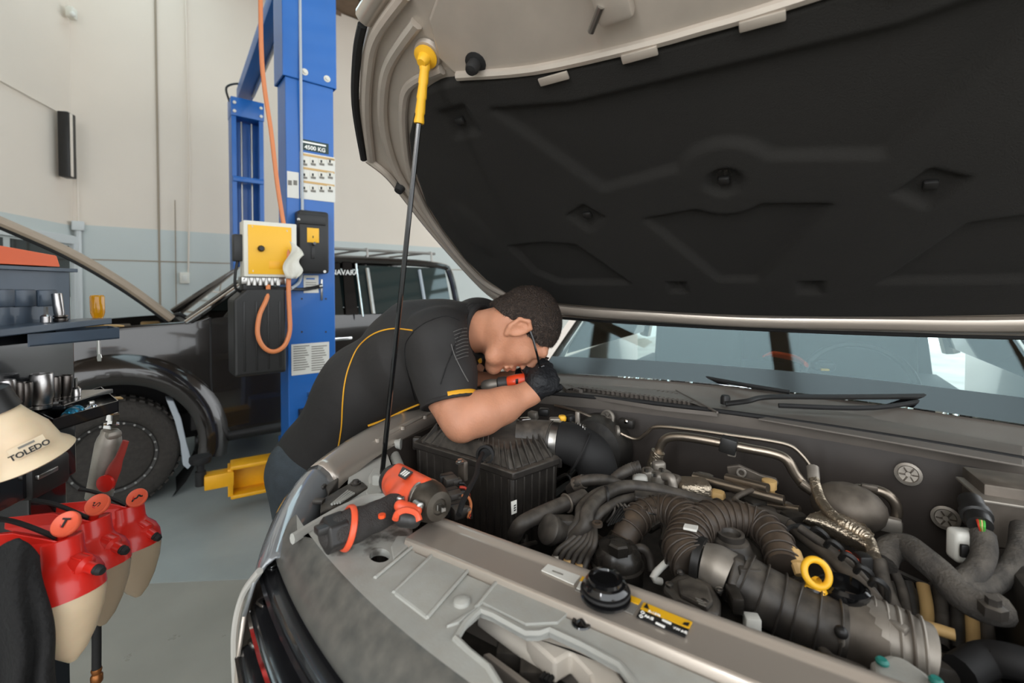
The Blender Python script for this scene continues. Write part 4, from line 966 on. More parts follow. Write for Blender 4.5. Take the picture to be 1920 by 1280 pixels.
# intake duct with clamp and elbow
dz0 = 1.055
mb = MB(); mb.tube(EL([(968, 822, dz0), (1000, 823, dz0), (1040, 826, dz0)]), .052, 24, radii=[.047, .052, .052]); du = mb.build('intake_duct', 'dusty_plastic', tr)
MB().tube(EL([(1038, 826, dz0), (1046, 827, dz0), (1053, 828, dz0)]), .0545, 24, radii=[.0545, .0545, .0545]).build('hose_clamp', 'steel', du)
MB().tube(EL([(1030, 825, dz0), (1036, 826, dz0)]), .054, 24, smooth=False).build('duct_ring', 'dusty_plastic', du)
MB().tube(EL([(1050, 828, dz0), (1075, 833, dz0-.003), (1105, 850, dz0-.02), (1120, 880, dz0-.06), (1122, 915, dz0-.11)]), .053, 24, radii=[.053, .054, .055, .052, .05]).build('intake_elbow', 'black_rubber', du)
MB().torus(E(1088, 848, dz0-.012), (E(1105, 850, dz0-.02)-E(1075, 833, dz0)).normalized(), .053, .003, 28, 6).build('elbow_seam', 'black_rubber', du)
MB().lathe(Vector((-.42, .80, .94)), Vector((.0, -1, .1)), [(.11, -.02), (.11, .03), (.095, .06), (.05, .075), (.04, .14)], 32).build('brake_booster', 'bay_black', tr)
# shiny brackets, wires and yellow cap at the filter outlet
for k, (x, y, z, mt) in enumerate(((1000, 778, 1.09, 'cast_alu'), (1020, 772, 1.10, 'black_plastic'), (1040, 790, 1.10, 'cast_alu'), (985, 790, 1.09, 'steel'), (1070, 785, 1.1, 'black_plastic'))):
    MB().rbox(E(x, y, z), (.03, .024, .022), Matrix.Rotation(.3*k, 3, 'Z'), .005).build('sensor_body', mt, tr)
MB().lathe(E(1054, 788, 1.10), ZV, [(.011, 0), (.012, .008), (.009, .014), (.001, .015)], 14).build('yellow_cap', 'yellow_plastic', tr)
c_, _ = spline(EL([(1072, 795, 1.10), (1084, 797, 1.10), (1098, 803, 1.10)]), 16)
mb = MB(); mb.tube([p+Vector((0, .006*math.cos(k*1.3), .006*math.sin(k*1.3))) for k, p in enumerate(c_)], .0018, 6, smooth=False); mb.build('coiled_wire', 'steel', tr)
MB().rbox(E(1083, 785, 1.105), (.012, .008, .04), None, .002).build('bracket', 'cast_alu', tr)
# grommets on the firewall
for (x, y) in ((1140, 783), (1703, 888), (1773, 970)):
    c = P(x, y, y=.80); g_ = MB().lathe(c, Vector((-.2, -1, .15)), [(.026, 0), (.026, .006), (.02, .008), (.018, .004), (.006, .004), (.005, .010), (.001, .010)], 24).build('firewall_nut', 'cast_alu', tr)
    for k in range(6):
        a = k*math.pi/3; MB().rbox(c+Vector((.012*math.cos(a), -.007, .012*math.sin(a))), (.012, .003, .003), Matrix.Rotation(-a, 3, 'Y'), .001).build('nut_spoke', 'cast_alu_dark', g_)
MB().rbox(P(1175, 793, y=.79), (.05, .03, .03), None, .008).build('bracket', 'bay_black', tr)
MB().lathe(P(1175, 790, y=.77), Vector((0, -1, .2)), [(.006, 0), (.006, .01), (.001, .011)], 10).build('bolt', 'chrome', tr)
# pipes along the firewall
MB().tube([P(x, y, y=.775) for x, y in ((1040, 760), (1085, 772), (1130, 792), (1158, 809), (1192, 823), (1212, 812), (1232, 800), (1300, 806), (1370, 816), (1440, 826), (1482, 836), (1505, 855), (1522, 878))], .0055, 8).build('brake_pipe', 'pipe_metal', tr)
MB().lathe(P(1160, 808, y=.775)+UR*-.012, UR, [(.010, 0), (.018, .004), (.018, .012), (.010, .016)], 16).build('pipe_grommet', 'cast_alu', tr)
mb = MB(); mb.tube([P(x, y, y=.70) for x, y in ((1232, 865), (1236, 842), (1246, 824), (1270, 818), (1320, 824), (1400, 840), (1450, 850), (1475, 862), (1492, 890), (1512, 915))], .0125, 12); mb.build('coolant_pipe', 'pipe_metal', tr)
MB().rbox(P(1366, 834, y=.69), (.04, .032, .04), Matrix.Rotation(.15, 3, 'Y'), .004).build('pipe_clip', 'black_plastic', tr)
MB().rbox(P(1372, 848, y=.685), (.02, .012, .02), None, .003).build('clip_tongue', 'cast_alu', tr)
MB().tube([P(x, y, y=.69) for x, y in ((1234, 846), (1229, 862), (1222, 884))], .019, 12).build('foil_sleeve', 'foil', tr)
MB().tube([P(x, y, y=.68) for x, y in ((1500, 905), (1530, 925), (1560, 924), (1610, 916), (1650, 920), (1675, 938), (1682, 962), (1672, 984))], .011, 10).build('coolant_pipe', 'pipe_metal', tr)
MB().rbox(P(1665, 982, y=.66), (.05, .02, .035), None, .01).build('pipe_flange', 'cast_alu', tr)
MB().rbox(P(1630, 913, y=.67), (.03, .012, .012), None, .003).build('pipe_clip', 'cast_alu_dark', tr)
# braided hose and heat shield
bh = [(1525, 878, 1.05), (1528, 905, 1.03), (1540, 940, 1.02), (1570, 975, 1.02), (1605, 995, 1.015), (1628, 1012, 1.01), (1638, 1042, 1.0)]
corr('braided_hose', bh, .0105, 'foil', .005, amp=.06)
MB().tube(EL([(1524, 876, 1.052), (1526, 900, 1.032)]), .0125, 12, smooth=False).build('hose_collar', 'cast_alu', tr)
mb = MB()
def hsh(u, v):
    px = 1505+u*120+v*14; py = 950+u*62-v*(14+40*math.sin(math.pi*u*.8)) + 8
    p = P(px, py+20, z=1.0+.03*math.sin(math.pi*min(1, v*1.1))-.02*u); p.z += .0018*math.sin(u*90)*math.cos(v*70); return p
mb.grid(hsh, 90, 40); mb.build('heat_shield', 'foil', tr, 180, solid=.002)
MB().sphere(E(1590, 950, .99), (.07, .06, .05)).build('turbo_cover', 'cast_alu_dark', tr)
# EGR parts and bracket at the back of the engine
MB().prism([P(x, y, y=.64) for x, y in ((1362, 875), (1385, 872), (1425, 890), (1455, 898), (1460, 908), (1440, 912), (1395, 900), (1365, 893))], (0, .012, 0)).build('lift_bracket', 'cast_alu_dark', tr, 0, bevel=.003)
MB().torus(P(1390, 886, y=.634), Vector((0, 1, 0)), .009, .003, 18, 6).build('bracket_eye', 'cast_alu', tr)
for (a, b, r_) in (((1300, 893), (1470, 938), .011), ((1362, 895), (1440, 915), .010), ((1400, 940), (1500, 955), .008)):
    MB().cyl(P(*a, y=.60), P(*b, y=.56), r_, n=12).build('egr_tube', 'pipe_metal', tr)
hose('vacuum_line', [(1455, 905, 1.0), (1400, 922, 1.0), (1378, 935, 1.0), (1392, 945, 1.0), (1450, 965, .99)], .006, 'cast_alu_dark')
MB().lathe(E(1442, 940, .97), ZV, [(.008, 0), (.012, .01), (.012, .03), (.016, .032), (.016, .05), (.008, .052)], 12).build('stud', 'label_tan', tr)
for k, (x, y, sx, mt) in enumerate(((1215, 893, .03, 'cast_alu'), (1240, 898, .05, 'cast_alu'), (1262, 905, .03, 'cast_alu_dark'), (1200, 905, .03, 'label_white'), (1235, 878, .024, 'cast_alu'))):
    MB().rbox(E(x, y, 1.0), (sx, .035, .04), Matrix.Rotation(.4+.5*k, 3, 'Z'), .009, 3).build('egr_valve', mt, tr)
for k in range(4): MB().lathe(E(1212+k*14, 884+(k % 2)*8, 1.02), ZV, [(.006, 0), (.006, .008), (.001, .009)], 8).build('bolt', 'steel', tr)
hose('egr_bend', [(1245, 893, 1.03), (1258, 896, 1.035), (1262, 915, 1.015), (1260, 932, 1.0)], .010, 'cast_alu')
MB().rbox(E(1300, 915, .99), (.075, .06, .04), Matrix.Rotation(.45, 3, 'Z'), .012, 3).build('heat_wrap', 'foil', tr)
MB().rbox(E(1345, 930, .98), (.035, .03, .03), None, .01).build('flange', 'label_tan', tr)
for k in range(8): MB().rbox(E(1320+k*24, 905+k*9+(k % 3)*12, .955), (.05, .04, .05), Matrix.Rotation(k, 3, 'Z'), .012).build('casting', ('cast_alu_dark', 'bay_black', 'dusty_plastic')[k % 3], tr)
# looms and hoses on the left of the engine
hose('heater_hose', [(965, 1003, .97), (975, 985, 1.0), (1000, 970, 1.01), (1045, 950, 1.015), (1075, 938, 1.02), (1095, 930, 1.02)], .0155)
MB().tube(EL([(966, 1004, .96), (970, 990, .985), (982, 977, 1.003)]), .012, 10).build('pipe_end', 'pipe_metal', tr)
MB().torus(E(1062, 943, 1.018), (E(1075, 938)-E(1045, 950)).normalized(), .017, .003, 18, 6).build('hose_clip', 'cast_alu_dark', tr)
hose('coolant_hose', [(1070, 918, .99), (1085, 905, 1.02), (1115, 899, 1.03), (1150, 903, 1.02), (1180, 915, 1.0)], .013)
MB().tube(EL([(1078, 908, 1.012), (1095, 902, 1.025)]), .016, 12, smooth=False).build('hose_collar', 'cast_alu_dark', tr)
corr('breather_hose', [(1145, 905, 1.01), (1165, 888, 1.035), (1185, 878, 1.045), (1202, 874, 1.05)], .0135, amp=.05)
hose('wiring_loom', [(1075, 1010, .985), (1098, 985, 1.015), (1102, 960, 1.03), (1125, 932, 1.035), (1165, 913, 1.035), (1215, 915, 1.03), (1280, 930, 1.02), (1340, 948, 1.01), (1420, 962, 1.0), (1480, 985, 1.0)], .014, 'dusty_rubber')
hose('wiring_loom', [(1060, 1012, .98), (1085, 975, 1.01), (1090, 950, 1.02), (1118, 925, 1.03), (1150, 915, 1.03)], .010, 'dusty_rubber')
hose('wiring_loom', [(1110, 985, 1.0), (1125, 962, 1.02), (1160, 940, 1.02), (1210, 932, 1.02), (1290, 945, 1.01), (1360, 962, 1.0)], .010, 'dusty_rubber')
corr('ribbed_conduit', [(1220, 935, 1.025), (1290, 948, 1.018), (1350, 960, 1.01), (1420, 975, 1.0), (1470, 1000, .995)], .009, 'shiny_plastic', .006)
MB().prism(EL([(1190, 918, 1.035), (1260, 925, 1.03), (1345, 945, 1.02), (1345, 958, 1.02), (1260, 940, 1.03), (1190, 930, 1.035)]), (0, 0, -.01)).build('cable_tray', 'dusty_plastic', tr, 0, bevel=.002)
for k in range(6):
    x0 = 1040+k*11; hose('wire_branch', [(1100+k*3, 975+k*3, 1.01), (1085+k*6, 1000+k*4, 1.0), (x0+8, 1030+k*3, .975), (x0, 1045+k*4, .96)], .0055, 'dusty_rubber')
    if k % 2 == 0:
        MB().lathe(E(x0+3, 1040+k*4, .965), Vector((.1, -.2, -1)), [(.008, 0), (.010, .005), (.010, .02), (.006, .024)], 10).build('plug', 'label_tan' if k else 'cast_alu', tr)
rp = MB().lathe(E(1030, 992, 1.0), Vector((-.35, -.7, .45)), [(.024, -.045), (.024, -.01), (.028, -.008), (.028, .004), (.024, .007), (.001, .007)], 24).build('round_plug', 'dusty_plastic', tr)
MB().rbox(E(1055, 985, .995), (.05, .03, .035), Matrix.Rotation(.5, 3, 'Z'), .006).build('plug_body', 'dusty_plastic', tr)
for k in range(10): hose('small_wire', [(1130+k*8, 935+k*2, 1.025), (1135+k*9, 955+k, 1.015), (1120+k*9, 975+k*2, .99)], .0028, 'dusty_rubber', 6)
MB().torus(E(1137, 928, 1.035), UR, .017, .003, 18, 6).build('cable_tie', 'black_plastic', tr)
for k in range(14): hose('harness_net', [(1140+k*5, 985-k*2, 1.022-.0005*k), (1165+k*5, 945+k*1.5, 1.022)], .0016, 'black_plastic', 5)
# Y-shaped intake manifold with ribs
def ribbed(name, pts, r, material, nrib, rr=.004, par=None, radii=None, skip=0):
    wp = EL(pts); o_ = MB().tube(wp, r, 18, radii=radii).build(name, material, par or tr)
    c, rd_ = spline(wp, 20, radii if radii else [r]*len(wp)); n_ = len(c)
    for k in range(skip, nrib):
        i = int((k+.5)/nrib*(n_-1)); i = max(1, min(n_-2, i)); MB().torus(c[i], (c[i+1]-c[i-1]), rd_[i]+rr*.4, rr*.55, 22, 6, ry=.0016).build('rib', material, o_)
    return o_
ZM = 1.005
mat('manifold', lin(52, 46, 41), .45, var=.15, vscale=12, dust=.6, dustcol=lin(112, 92, 72))
ribbed('intake_runner', [(1300, 990, ZM+.012), (1272, 965, ZM+.012), (1235, 958, ZM+.005), (1200, 968, ZM), (1178, 995, ZM-.01), (1165, 1030, ZM-.04)], .028, 'manifold', 12, radii=[.036, .033, .029, .027, .026, .025])
ribbed('intake_runner', [(1300, 990, ZM+.012), (1340, 972, ZM+.012), (1385, 972, ZM+.01), (1425, 985, ZM+.005), (1455, 1015, ZM), (1470, 1060, ZM-.015)], .028, 'manifold', 14, radii=[.036, .033, .03, .028, .027, .026])
ribbed('intake_neck', [(1300, 978, ZM+.014), (1292, 1005, ZM+.008), (1285, 1035, ZM-.002), (1300, 1058, ZM-.008)], .036, 'manifold', 10, radii=[.034, .036, .037, .034])
lb = MB().prism(EL([(1284, 981, ZM+.05), (1309, 985, ZM+.05), (1306, 993, ZM+.05), (1281, 988, ZM+.05)]), (0, 0, -.004)).build('part_label', 'label_white', tr, 0)
MB().tube(EL([(1215, 990, ZM-.02), (1240, 978, ZM-.01), (1255, 1000, ZM-.02), (1250, 1030, ZM-.03)]), .022, 14, flat=.5).build('manifold_web', 'shiny_plastic', tr)
MB().prism(EL([(1330, 1010, ZM-.015), (1400, 1000, ZM-.012), (1440, 1040, ZM-.02), (1445, 1090, ZM-.035), (1405, 1095, ZM-.035), (1340, 1060, ZM-.025)]), (0, 0, -.02)).build('valve_cover', 'shiny_plastic', tr, 0, bevel=.006)
for (x, y) in ((1120, 985), (1205, 955), (1225, 950)): MB().lathe(E(x, y, 1.025), ZV, [(.010, 0), (.010, .006), (.006, .006), (.006, .003), (.001, .003)], 12).build('boss', 'manifold', tr)
# breather dome, oil filter cap, throttle flap, actuator
MB().lathe(E(1370, 1046, .972), ZV, [(.042, 0), (.044, .012), (.036, .020), (.034, .026), (.030, .034), (.023, .037), (.023, .047), (.017, .047), (.015, .040), (.001, .040)], 28).build('breather_dome', 'dusty_plastic', tr)
MB().tube(EL([(1375, 1050, 1.0), (1385, 1062, .99), (1388, 1080, .98)]), .009, 10).build('breather_spout', 'dusty_plastic', tr)
ofc = MB().lathe(E(1157, 1062, .955), ZV, [(.046, -.03), (.047, .0), (.049, .003), (.049, .008), (.045, .011), (.043, .028), (.034, .040), (.016, .043), (.001, .043)], 32).build('oil_filter_cap', 'shiny_plastic', tr)
MB().lathe(E(1160, 1036, .998), ZV, [(.019, 0), (.019, .016), (.016, .019), (.001, .019)], 6).build('hex_head', 'shiny_plastic', ofc, 20)
hose('filter_hose', [(1185, 1030, .98), (1205, 1028, .985), (1218, 1045, .97), (1222, 1070, .95)], .008)
corr('sleeved_wire', [(1240, 1090, .96), (1225, 1080, .97), (1260, 1045, .99), (1275, 1035, .99)], .006, 'label_white', .012, amp=.02)
mb = MB(); mb.tube(EL([(1318, 1052, .998), (1345, 1064, .995), (1368, 1078, .99)]), .036, 22, radii=[.031, .036, .036]); mb.build('throttle_body', 'cast_alu', tr)
MB().tube(EL([(1304, 1046, .999), (1318, 1052, .998)]), .038, 22, smooth=False).build('throttle_clip', 'black_plastic', tr)
MB().tube(EL([(1364, 1076, .99), (1388, 1088, .985)]), .041, 6, smooth=False).build('coupling', 'dusty_plastic', tr, 30, bevel=.004)
MB().rbox(E(1402, 1075, 1.005), (.035, .03, .03), Matrix.Rotation(.45, 3, 'Z'), .004).build('coupling_clip', 'dusty_plastic', tr)
act = [(1240, 1095), (1275, 1068), (1335, 1090), (1352, 1120), (1350, 1150), (1322, 1148), (1262, 1118)]
o_ = MB().prism(EL([(x, y, .985) for x, y in act]), (0, 0, -.035)).build('throttle_actuator', 'dusty_plastic', tr, 0, bevel=.010, seg=3)
MB().prism(EL([(x, y, .992) for x, y in ((1270, 1085), (1290, 1080), (1330, 1098), (1338, 1125), (1325, 1138), (1275, 1112))]), (0, 0, -.012)).build('actuator_lid', 'dusty_plastic', o_, 0, bevel=.004)
for (x, y) in ((1276, 1074), (1349, 1108), (1322, 1130), (1255, 1098)): MB().lathe(E(x, y, .988), ZV, [(.006, 0), (.006, .004), (.003, .006), (.001, .006)], 10).build('screw', 'steel', o_)
for k in range(3): MB().prism(EL([(1303+k*3, 1122+k*5, .9935), (1304+k*3, 1120+k*5, .9935), (1318+k*3, 1126+k*5, .9935), (1317+k*3, 1128+k*5, .9935)]), (0, 0, .0008)).build('print_line', 'label_print', o_, 0)
# charge pipe with ribs, dipstick, filler, starter, pulley cover
ribbed('charge_pipe', [(1385, 1086, .985), (1425, 1112, .975), (1480, 1142, .965), (1530, 1168, .96), (1580, 1190, .955)], .044, 'dusty_plastic', 6, rr=.005)
MB().rbox(E(1410, 1167, .96), (.022, .018, .022), Matrix.Rotation(.4, 3, 'Z'), .002).build('pale_connector', 'label_white', tr)
MB().rbox(E(1377, 1122, .985), (.018, .04, .026), Matrix.Rotation(.4, 3, 'Z'), .004).build('sensor_clip', 'shiny_plastic', tr)
dp0, dp1 = E(1528, 1105, 1.0), E(1518, 1215, .93)
mb = MB(); mb.lathe(dp0, (dp1-dp0), [(.016, 0), (.017, .01), (.015, .02), (.015, .075), (.012, .08), (.012, (dp1-dp0).length+.06)], 16); mb.build('dipstick_tube', 'shiny_plastic', tr)
ringc = P(1531, 1074, pl=(dp0+ZV*.01, VH)); mb = MB(); mb.torus(ringc, (-VH+ZV*.55).normalized(), .0185, .0052, 32, 10)
mb.tube([ringc-ZV*.019, dp0+ZV*.012, dp0+ZV*.001], .010, 10, radii=[.007, .010, .017]); 
for sg in (-1, 1): mb.tube([dp0+UR*.010*sg+ZV*.004, dp0+UR*.020*sg, dp0+UR*.021*sg-ZV*.012], .0032, 6)
mb.build('dipstick_handle', 'yellow_plastic', tr)
MB().lathe(E(1582, 1135, .975), ZV, [(.034, -.03), (.035, 0), (.037, .004), (.036, .014), (.032, .018), (.034, .022), (.033, .032), (.027, .036), (.025, .024), (.001, .022)], 28).build('oil_filler', 'black_gloss', tr)
tc0 = [(1455, 1030, 1.01), (1480, 1022, 1.02), (1500, 1040, 1.01), (1520, 1075, .99)]
sn = MB(); a0, a1 = E(1483, 1022, 1.015), E(1500, 1078, .985); sn.tube([a0, a0.lerp(a1, .15), a0.lerp(a1, .2), a0.lerp(a1, .6), a0.lerp(a1, .65), a1], .010, 8, smooth=False, radii=[.006, .007, .0125, .0135, .009, .008]); sn.build('tan_sensor', 'label_tan', tr, 30)
hose('sensor_lead', [(1480, 1020, 1.017), (1468, 1005, 1.02), (1478, 990, 1.02), (1500, 985, 1.015), (1530, 995, 1.01)], .004, 'wire_black', 6)
corr('coolant_line', [(1410, 1085, .985), (1440, 1090, .985), (1480, 1094, .98), (1505, 1096, .975)], .008, 'shiny_plastic', .006)
mb = MB(); mb.tube(EL([(1585, 1175, .95), (1630, 1190, .95), (1660, 1200, .95)]), .05, 24); mb.build('filter_neck', 'cast_alu_dark', tr)
mb = MB(); mb.tube(EL([(1630, 1182, .955), (1660, 1195, .955), (1700, 1215, .95), (1735, 1232, .945)]), .046, 24); al = mb.build('alternator', 'cast_alu', tr)
for k in range(5): MB().torus(E(1640+k*22, 1186+k*10, .953), RX, .047, .0025, 26, 6).build('fin', 'cast_alu_dark' if k == 3 else 'cast_alu', al)
pc = [(1632, 1235), (1660, 1222), (1700, 1232), (1740, 1260), (1780, 1300), (1700, 1330), (1640, 1290)]
o_ = MB().prism(EL([(x, y, .985) for x, y in pc]), (0, 0, -.03)).build('belt_cover', 'cover_grey', tr, 0, bevel=.008, seg=3)
mat('green_cap', lin(40, 130, 120), .4)
for (x, y) in ((1654, 1243), (1755, 1279)): MB().lathe(E(x, y, .988), ZV, [(.007, 0), (.0075, .003), (.005, .006), (.001, .006)], 12).build('bolt_cap', 'green_cap', o_)
MB().sphere(E(1577, 1185, .99), .0085).build('ball_stud', 'black_plastic', tr)
MB().cyl(E(1577, 1187, .985), E(1580, 1225, .95), .004).build('stud_stem', 'cast_alu', tr)
hose('vacuum_hose', [(1540, 1215, .95), (1560, 1235, .95), (1600, 1250, .95), (1625, 1262, .95)], .007)
# fuel rail and wiring right of the engine
hose('fuel_rail', [(1480, 985, 1.0), (1540, 1030, 1.0), (1590, 1075, .995), (1640, 1125, .985), (1690, 1180, .97)], .012, 'cast_alu_dark')
hose('wiring_loom', [(1500, 990, 1.02), (1550, 1025, 1.01), (1600, 1065, 1.0), (1650, 1130, .985), (1680, 1175, .97)], .008)
for k in range(5): hose('injector_lead', [(1520+k*28, 1000+k*24, 1.015), (1530+k*28, 990+k*24, 1.03), (1550+k*28, 1005+k*24, 1.02), (1560+k*26, 1030+k*24, .99)], .0045, 'wire_black', 6)
MB().rbox(E(1585, 1052, .995), (.03, .03, .025), Matrix.Rotation(.5, 3, 'Z'), .004).build('red_plug', 'orange_plastic', tr)
MB().rbox(E(1618, 1062, .99), (.022, .022, .045), Matrix.Rotation(.5, 3, 'Z'), .005).build('plug', 'black_plastic', tr)
for k in range(5): MB().rbox(E(1560+k*30, 1060+k*28, .99), (.028, .014, .012), Matrix.Rotation(-.6, 3, 'Z'), .003).build('rail_clip', ('cast_alu', 'black_plastic')[k % 2], tr)
hose('hose', [(1648, 1050, .99), (1655, 1090, .97), (1675, 1140, .95), (1700, 1190, .93)], .012)
hose('hose', [(1670, 1060, .97), (1690, 1100, .95), (1700, 1150, .93)], .008)
hose('coolant_pipe_end', [(1672, 1148, .97), (1690, 1150, .975), (1705, 1170, .965), (1710, 1195, .95)], .008, 'cast_alu')
# large taped loom on the right side
mat('cloth_tape', lin(52, 49, 46), .9, var=.2, vscale=30, bump=.4, bscale=200, dust=.3)
hose('taped_loom', [(1655, 1055, .985), (1668, 1030, 1.0), (1700, 1025, 1.01), (1735, 1050, 1.01), (1770, 1080, 1.0), (1800, 1115, .99), (1850, 1140, .985), (1880, 1142, .985)], .022, 'cloth_tape')
hose('taped_loom', [(1790, 1100, .995), (1830, 1070, 1.01), (1845, 1035, 1.03), (1842, 1000, 1.05)], .017, 'cloth_tape')
hose('taped_loom', [(1800, 1110, .995), (1850, 1100, .99), (1895, 1065, 1.0), (1912, 1030, 1.02), (1915, 990, 1.03)], .016, 'cloth_tape')
MB().lathe(E(1838, 985, 1.065)+ZV*0, (E(1822, 945, 1.08)-E(1838, 985, 1.065)), [(.017, 0), (.018, .02), (.022, .022), (.022, .035), (.018, .037), (.018, .065), (.012, .068)], 16).build('round_connector', 'black_plastic', tr)
mat('wire_green', lin(70, 160, 60), .5); mat('wire_red', lin(190, 60, 40), .5); mat('wire_yellow', lin(220, 190, 130), .5)
for k, mt in enumerate(('wire_red', 'wire_green', 'wire_yellow', 'wire_green')): hose('core_wire', [(1832+k*4, 972+k, 1.075), (1836+k*3, 984+k, 1.07), (1840+k, 998, 1.055)], .0024, mt, 6)
wc = MB().rbox(E(1808, 1022, 1.02), (.042, .03, .055), Matrix.Rotation(.4, 3, 'Z'), .008, 3).build('white_connector', 'label_white', tr)
MB().rbox(E(1803, 1024, 1.025)+Vector((0, -.016, 0)), (.012, .006, .022), Matrix.Rotation(.4, 3, 'Z'), .002).build('latch', 'black_plastic', wc)
ec = MB().rbox(P(1925, 960, y=.68), (.16, .10, .12), Matrix.Rotation(.1, 3, 'Z'), .004).build('control_unit', 'cast_alu_dark', tr)
MB().rbox(P(1925, 932, y=.66), (.17, .12, .006), Matrix.Rotation(.1, 3, 'Z'), .002).build('unit_lid', 'cast_alu', ec)
MB().rbox((.52, .42, .9), (.18, .24, .22), None, .02).build('battery_box', 'bay_black', tr)
for k in range(6): hose('hose', [(1700+k*30, 1090+k*5, .93), (1710+k*28, 1140+k*6, .90), (1705+k*30, 1200+k*6, .87)], .010, ('bay_black', 'label_tan', 'dusty_rubber')[k % 3])
hose('radiator_hose', [(1800, 1260, .93), (1850, 1235, .94), (1900, 1240, .95), (1960, 1260, .95)], .022, 'black_rubber')
hose('oil_line', [(1690, 1170, .93), (1740, 1175, .93), (1790, 1190, .93)], .009, 'label_tan')
MB().lathe(E(1862, 1140, 1.0), ZV, [(.016, -.01), (.016, .004), (.009, .006), (.009, .016), (.001, .016)], 6).build('earth_stud', 'dusty_plastic', tr, 30)
# clutter low in the bay so no gap shows the floor
rnd = random.Random(3)
for k in range(46):
    x = rnd.uniform(-.66, .62); y = rnd.uniform(.06, .74); z = rnd.uniform(.80, .90)
    if rnd.random() < .5: MB().rbox((x, y, z), (rnd.uniform(.04, .1), rnd.uniform(.04, .1), rnd.uniform(.05, .12)), Matrix.Rotation(rnd.uniform(0, 3), 3, 'Z'), .01).build('casting', rnd.choice(['bay_black', 'dusty_plastic', 'cast_alu_dark']), tr)
    else: MB().tube([Vector((x, y, z)), Vector((x+rnd.uniform(-.08, .08), y+rnd.uniform(-.08, .08), z+.03)), Vector((x+rnd.uniform(-.14, .14), y+rnd.uniform(-.14, .14), z-.02))], rnd.uniform(.006, .014), 8).build('hose', rnd.choice(['dusty_rubber', 'bay_black', 'dusty_plastic']), tr)
# ---- connectors, lamp carrier and brackets at the left front
for k, (x, y) in enumerate(((842, 900), (850, 928), (858, 955))):
    rb_ = MB().rbox(E(x, y, 1.045-.01*k), (.042, .030, .022), Matrix.Rotation(-.5, 3, 'Z'), .004).build('connector', 'dusty_plastic', tr)
    MB().rbox(E(x-4, y, 1.045-.01*k), (.006, .034, .024), Matrix.Rotation(-.5, 3, 'Z'), .002).build('connector_band', 'black_plastic', rb_)
    MB().rbox(E(x+14, y+4, 1.043-.01*k), (.018, .022, .018), Matrix.Rotation(-.5, 3, 'Z'), .004).build('connector_plug', 'cast_alu_dark' if k == 2 else 'dusty_plastic', rb_)
hose('black_cable', [(905, 850, 1.06), (897, 868, 1.07), (893, 890, 1.065), (882, 912, 1.065), (868, 940, 1.06), (860, 965, 1.05)], .0055, 'black_rubber', 8)
for k, mt in enumerate(('wire_black', 'wire_red', 'wire_black', 'orange_hose')): hose('lead', [(860+k*2, 905+k*8, 1.045), (872+k*2, 908+k*8, 1.04), (880+k, 930+k*6, 1.03), (884-k*2, 970, 1.02)], .003, mt, 6)
MB().rbox(E(868, 880, 1.055), (.03, .012, .045), Matrix.Rotation(-.4, 3, 'Z'), .004).build('relay_bracket', 'cast_alu_dark', tr)
MB().lathe(E(862, 868, 1.075), ZV, [(.009, 0), (.009, .004), (.005, .005), (.005, .009), (.001, .009)], 8).build('bolt', 'steel', tr)
LZ_ = 1.015
pl_ = [(652, 905), (658, 872), (690, 855), (724, 845), (742, 895), (755, 942), (720, 950), (655, 958)]
lc = MB().sheet_holes(EL([(x, y, LZ_) for x, y in pl_]), [[E(676, 864, LZ_)+Vector((.005*math.cos(t), .005*math.sin(t), 0)) for t in np.linspace(0, 2*math.pi, 12, endpoint=False)]], (0, 0, -.03)).build('lamp_carrier', 'plate_grey', tr, 0, bevel=.006, seg=3)
MB().prism(EL([(x, y, LZ_+.006) for x, y in ((690, 893), (700, 876), (722, 872), (728, 900), (722, 918), (694, 912))]), (0, 0, -.02)).build('pressed_boss', 'plate_grey', lc, 0, bevel=.006, seg=3)
MB().prism(EL([(x, y, LZ_+.004) for x, y in ((600, 960), (602, 935), (655, 905), (680, 902), (690, 912), (640, 945))]), (0, 0, -.02)).build('ribbed_bracket', 'dusty_plastic', tr, 0, bevel=.003)
for k in range(4): MB().tube(EL([(622+k*5, 945-k*4+k*3, LZ_+.010), (652+k*4, 920+k*1.5, LZ_+.010)]), .0028, 6, smooth=False).build('bracket_rib', 'cover_grey', tr)
MB().lathe(E(667, 907, LZ_+.004), ZV, [(.012, 0), (.012, .004), (.008, .004), (.007, .009), (.001, .009)], 16).build('bolt', 'dusty_plastic', tr)
MB().prism(EL([(x, y, LZ_+.01) for x, y in ((607, 905), (618, 868), (640, 866), (634, 900), (616, 925))]), (0, 0, -.03)).build('lamp_bracket', 'dusty_plastic', tr, 0, bevel=.003)
MB().lathe(E(643, 868, LZ_+.012), ZV, [(.012, 0), (.012, .004), (.007, .005), (.006, .01), (.001, .01)], 14).build('bolt', 'cast_alu', tr)
for k in range(3): MB().rbox(E(604-k*3, 885+k*27, LZ_+.012), (.022, .016, .008), Matrix.Rotation(.5, 3, 'Z'), .002).build('clip_nut', 'dusty_plastic', tr)
MB().prism(EL([(x, y, LZ_+.016) for x, y in ((686, 922), (692, 905), (712, 907), (718, 918), (712, 926), (690, 930))]), (0, 0, -.012)).build('rod_foot', 'cover_grey', tr, 0, bevel=.003)
MB().rbox(E(707, 902, LZ_+.022), (.02, .016, .032), Matrix.Rotation(.4, 3, 'Z'), .006).build('rod_hinge', 'cover_grey', tr)
MB().tube(EL([(738, 850, 1.0), (748, 875, 1.0), (757, 905, .99)]), .014, 12).build('lamp_strut', 'cover_grey', tr)
MB().tube(EL([(735, 832, 1.03), (745, 832, 1.03), (752, 832, 1.03)]), .016, 12, radii=[.010, .013, .016]).build('bush', 'cover_grey', tr)
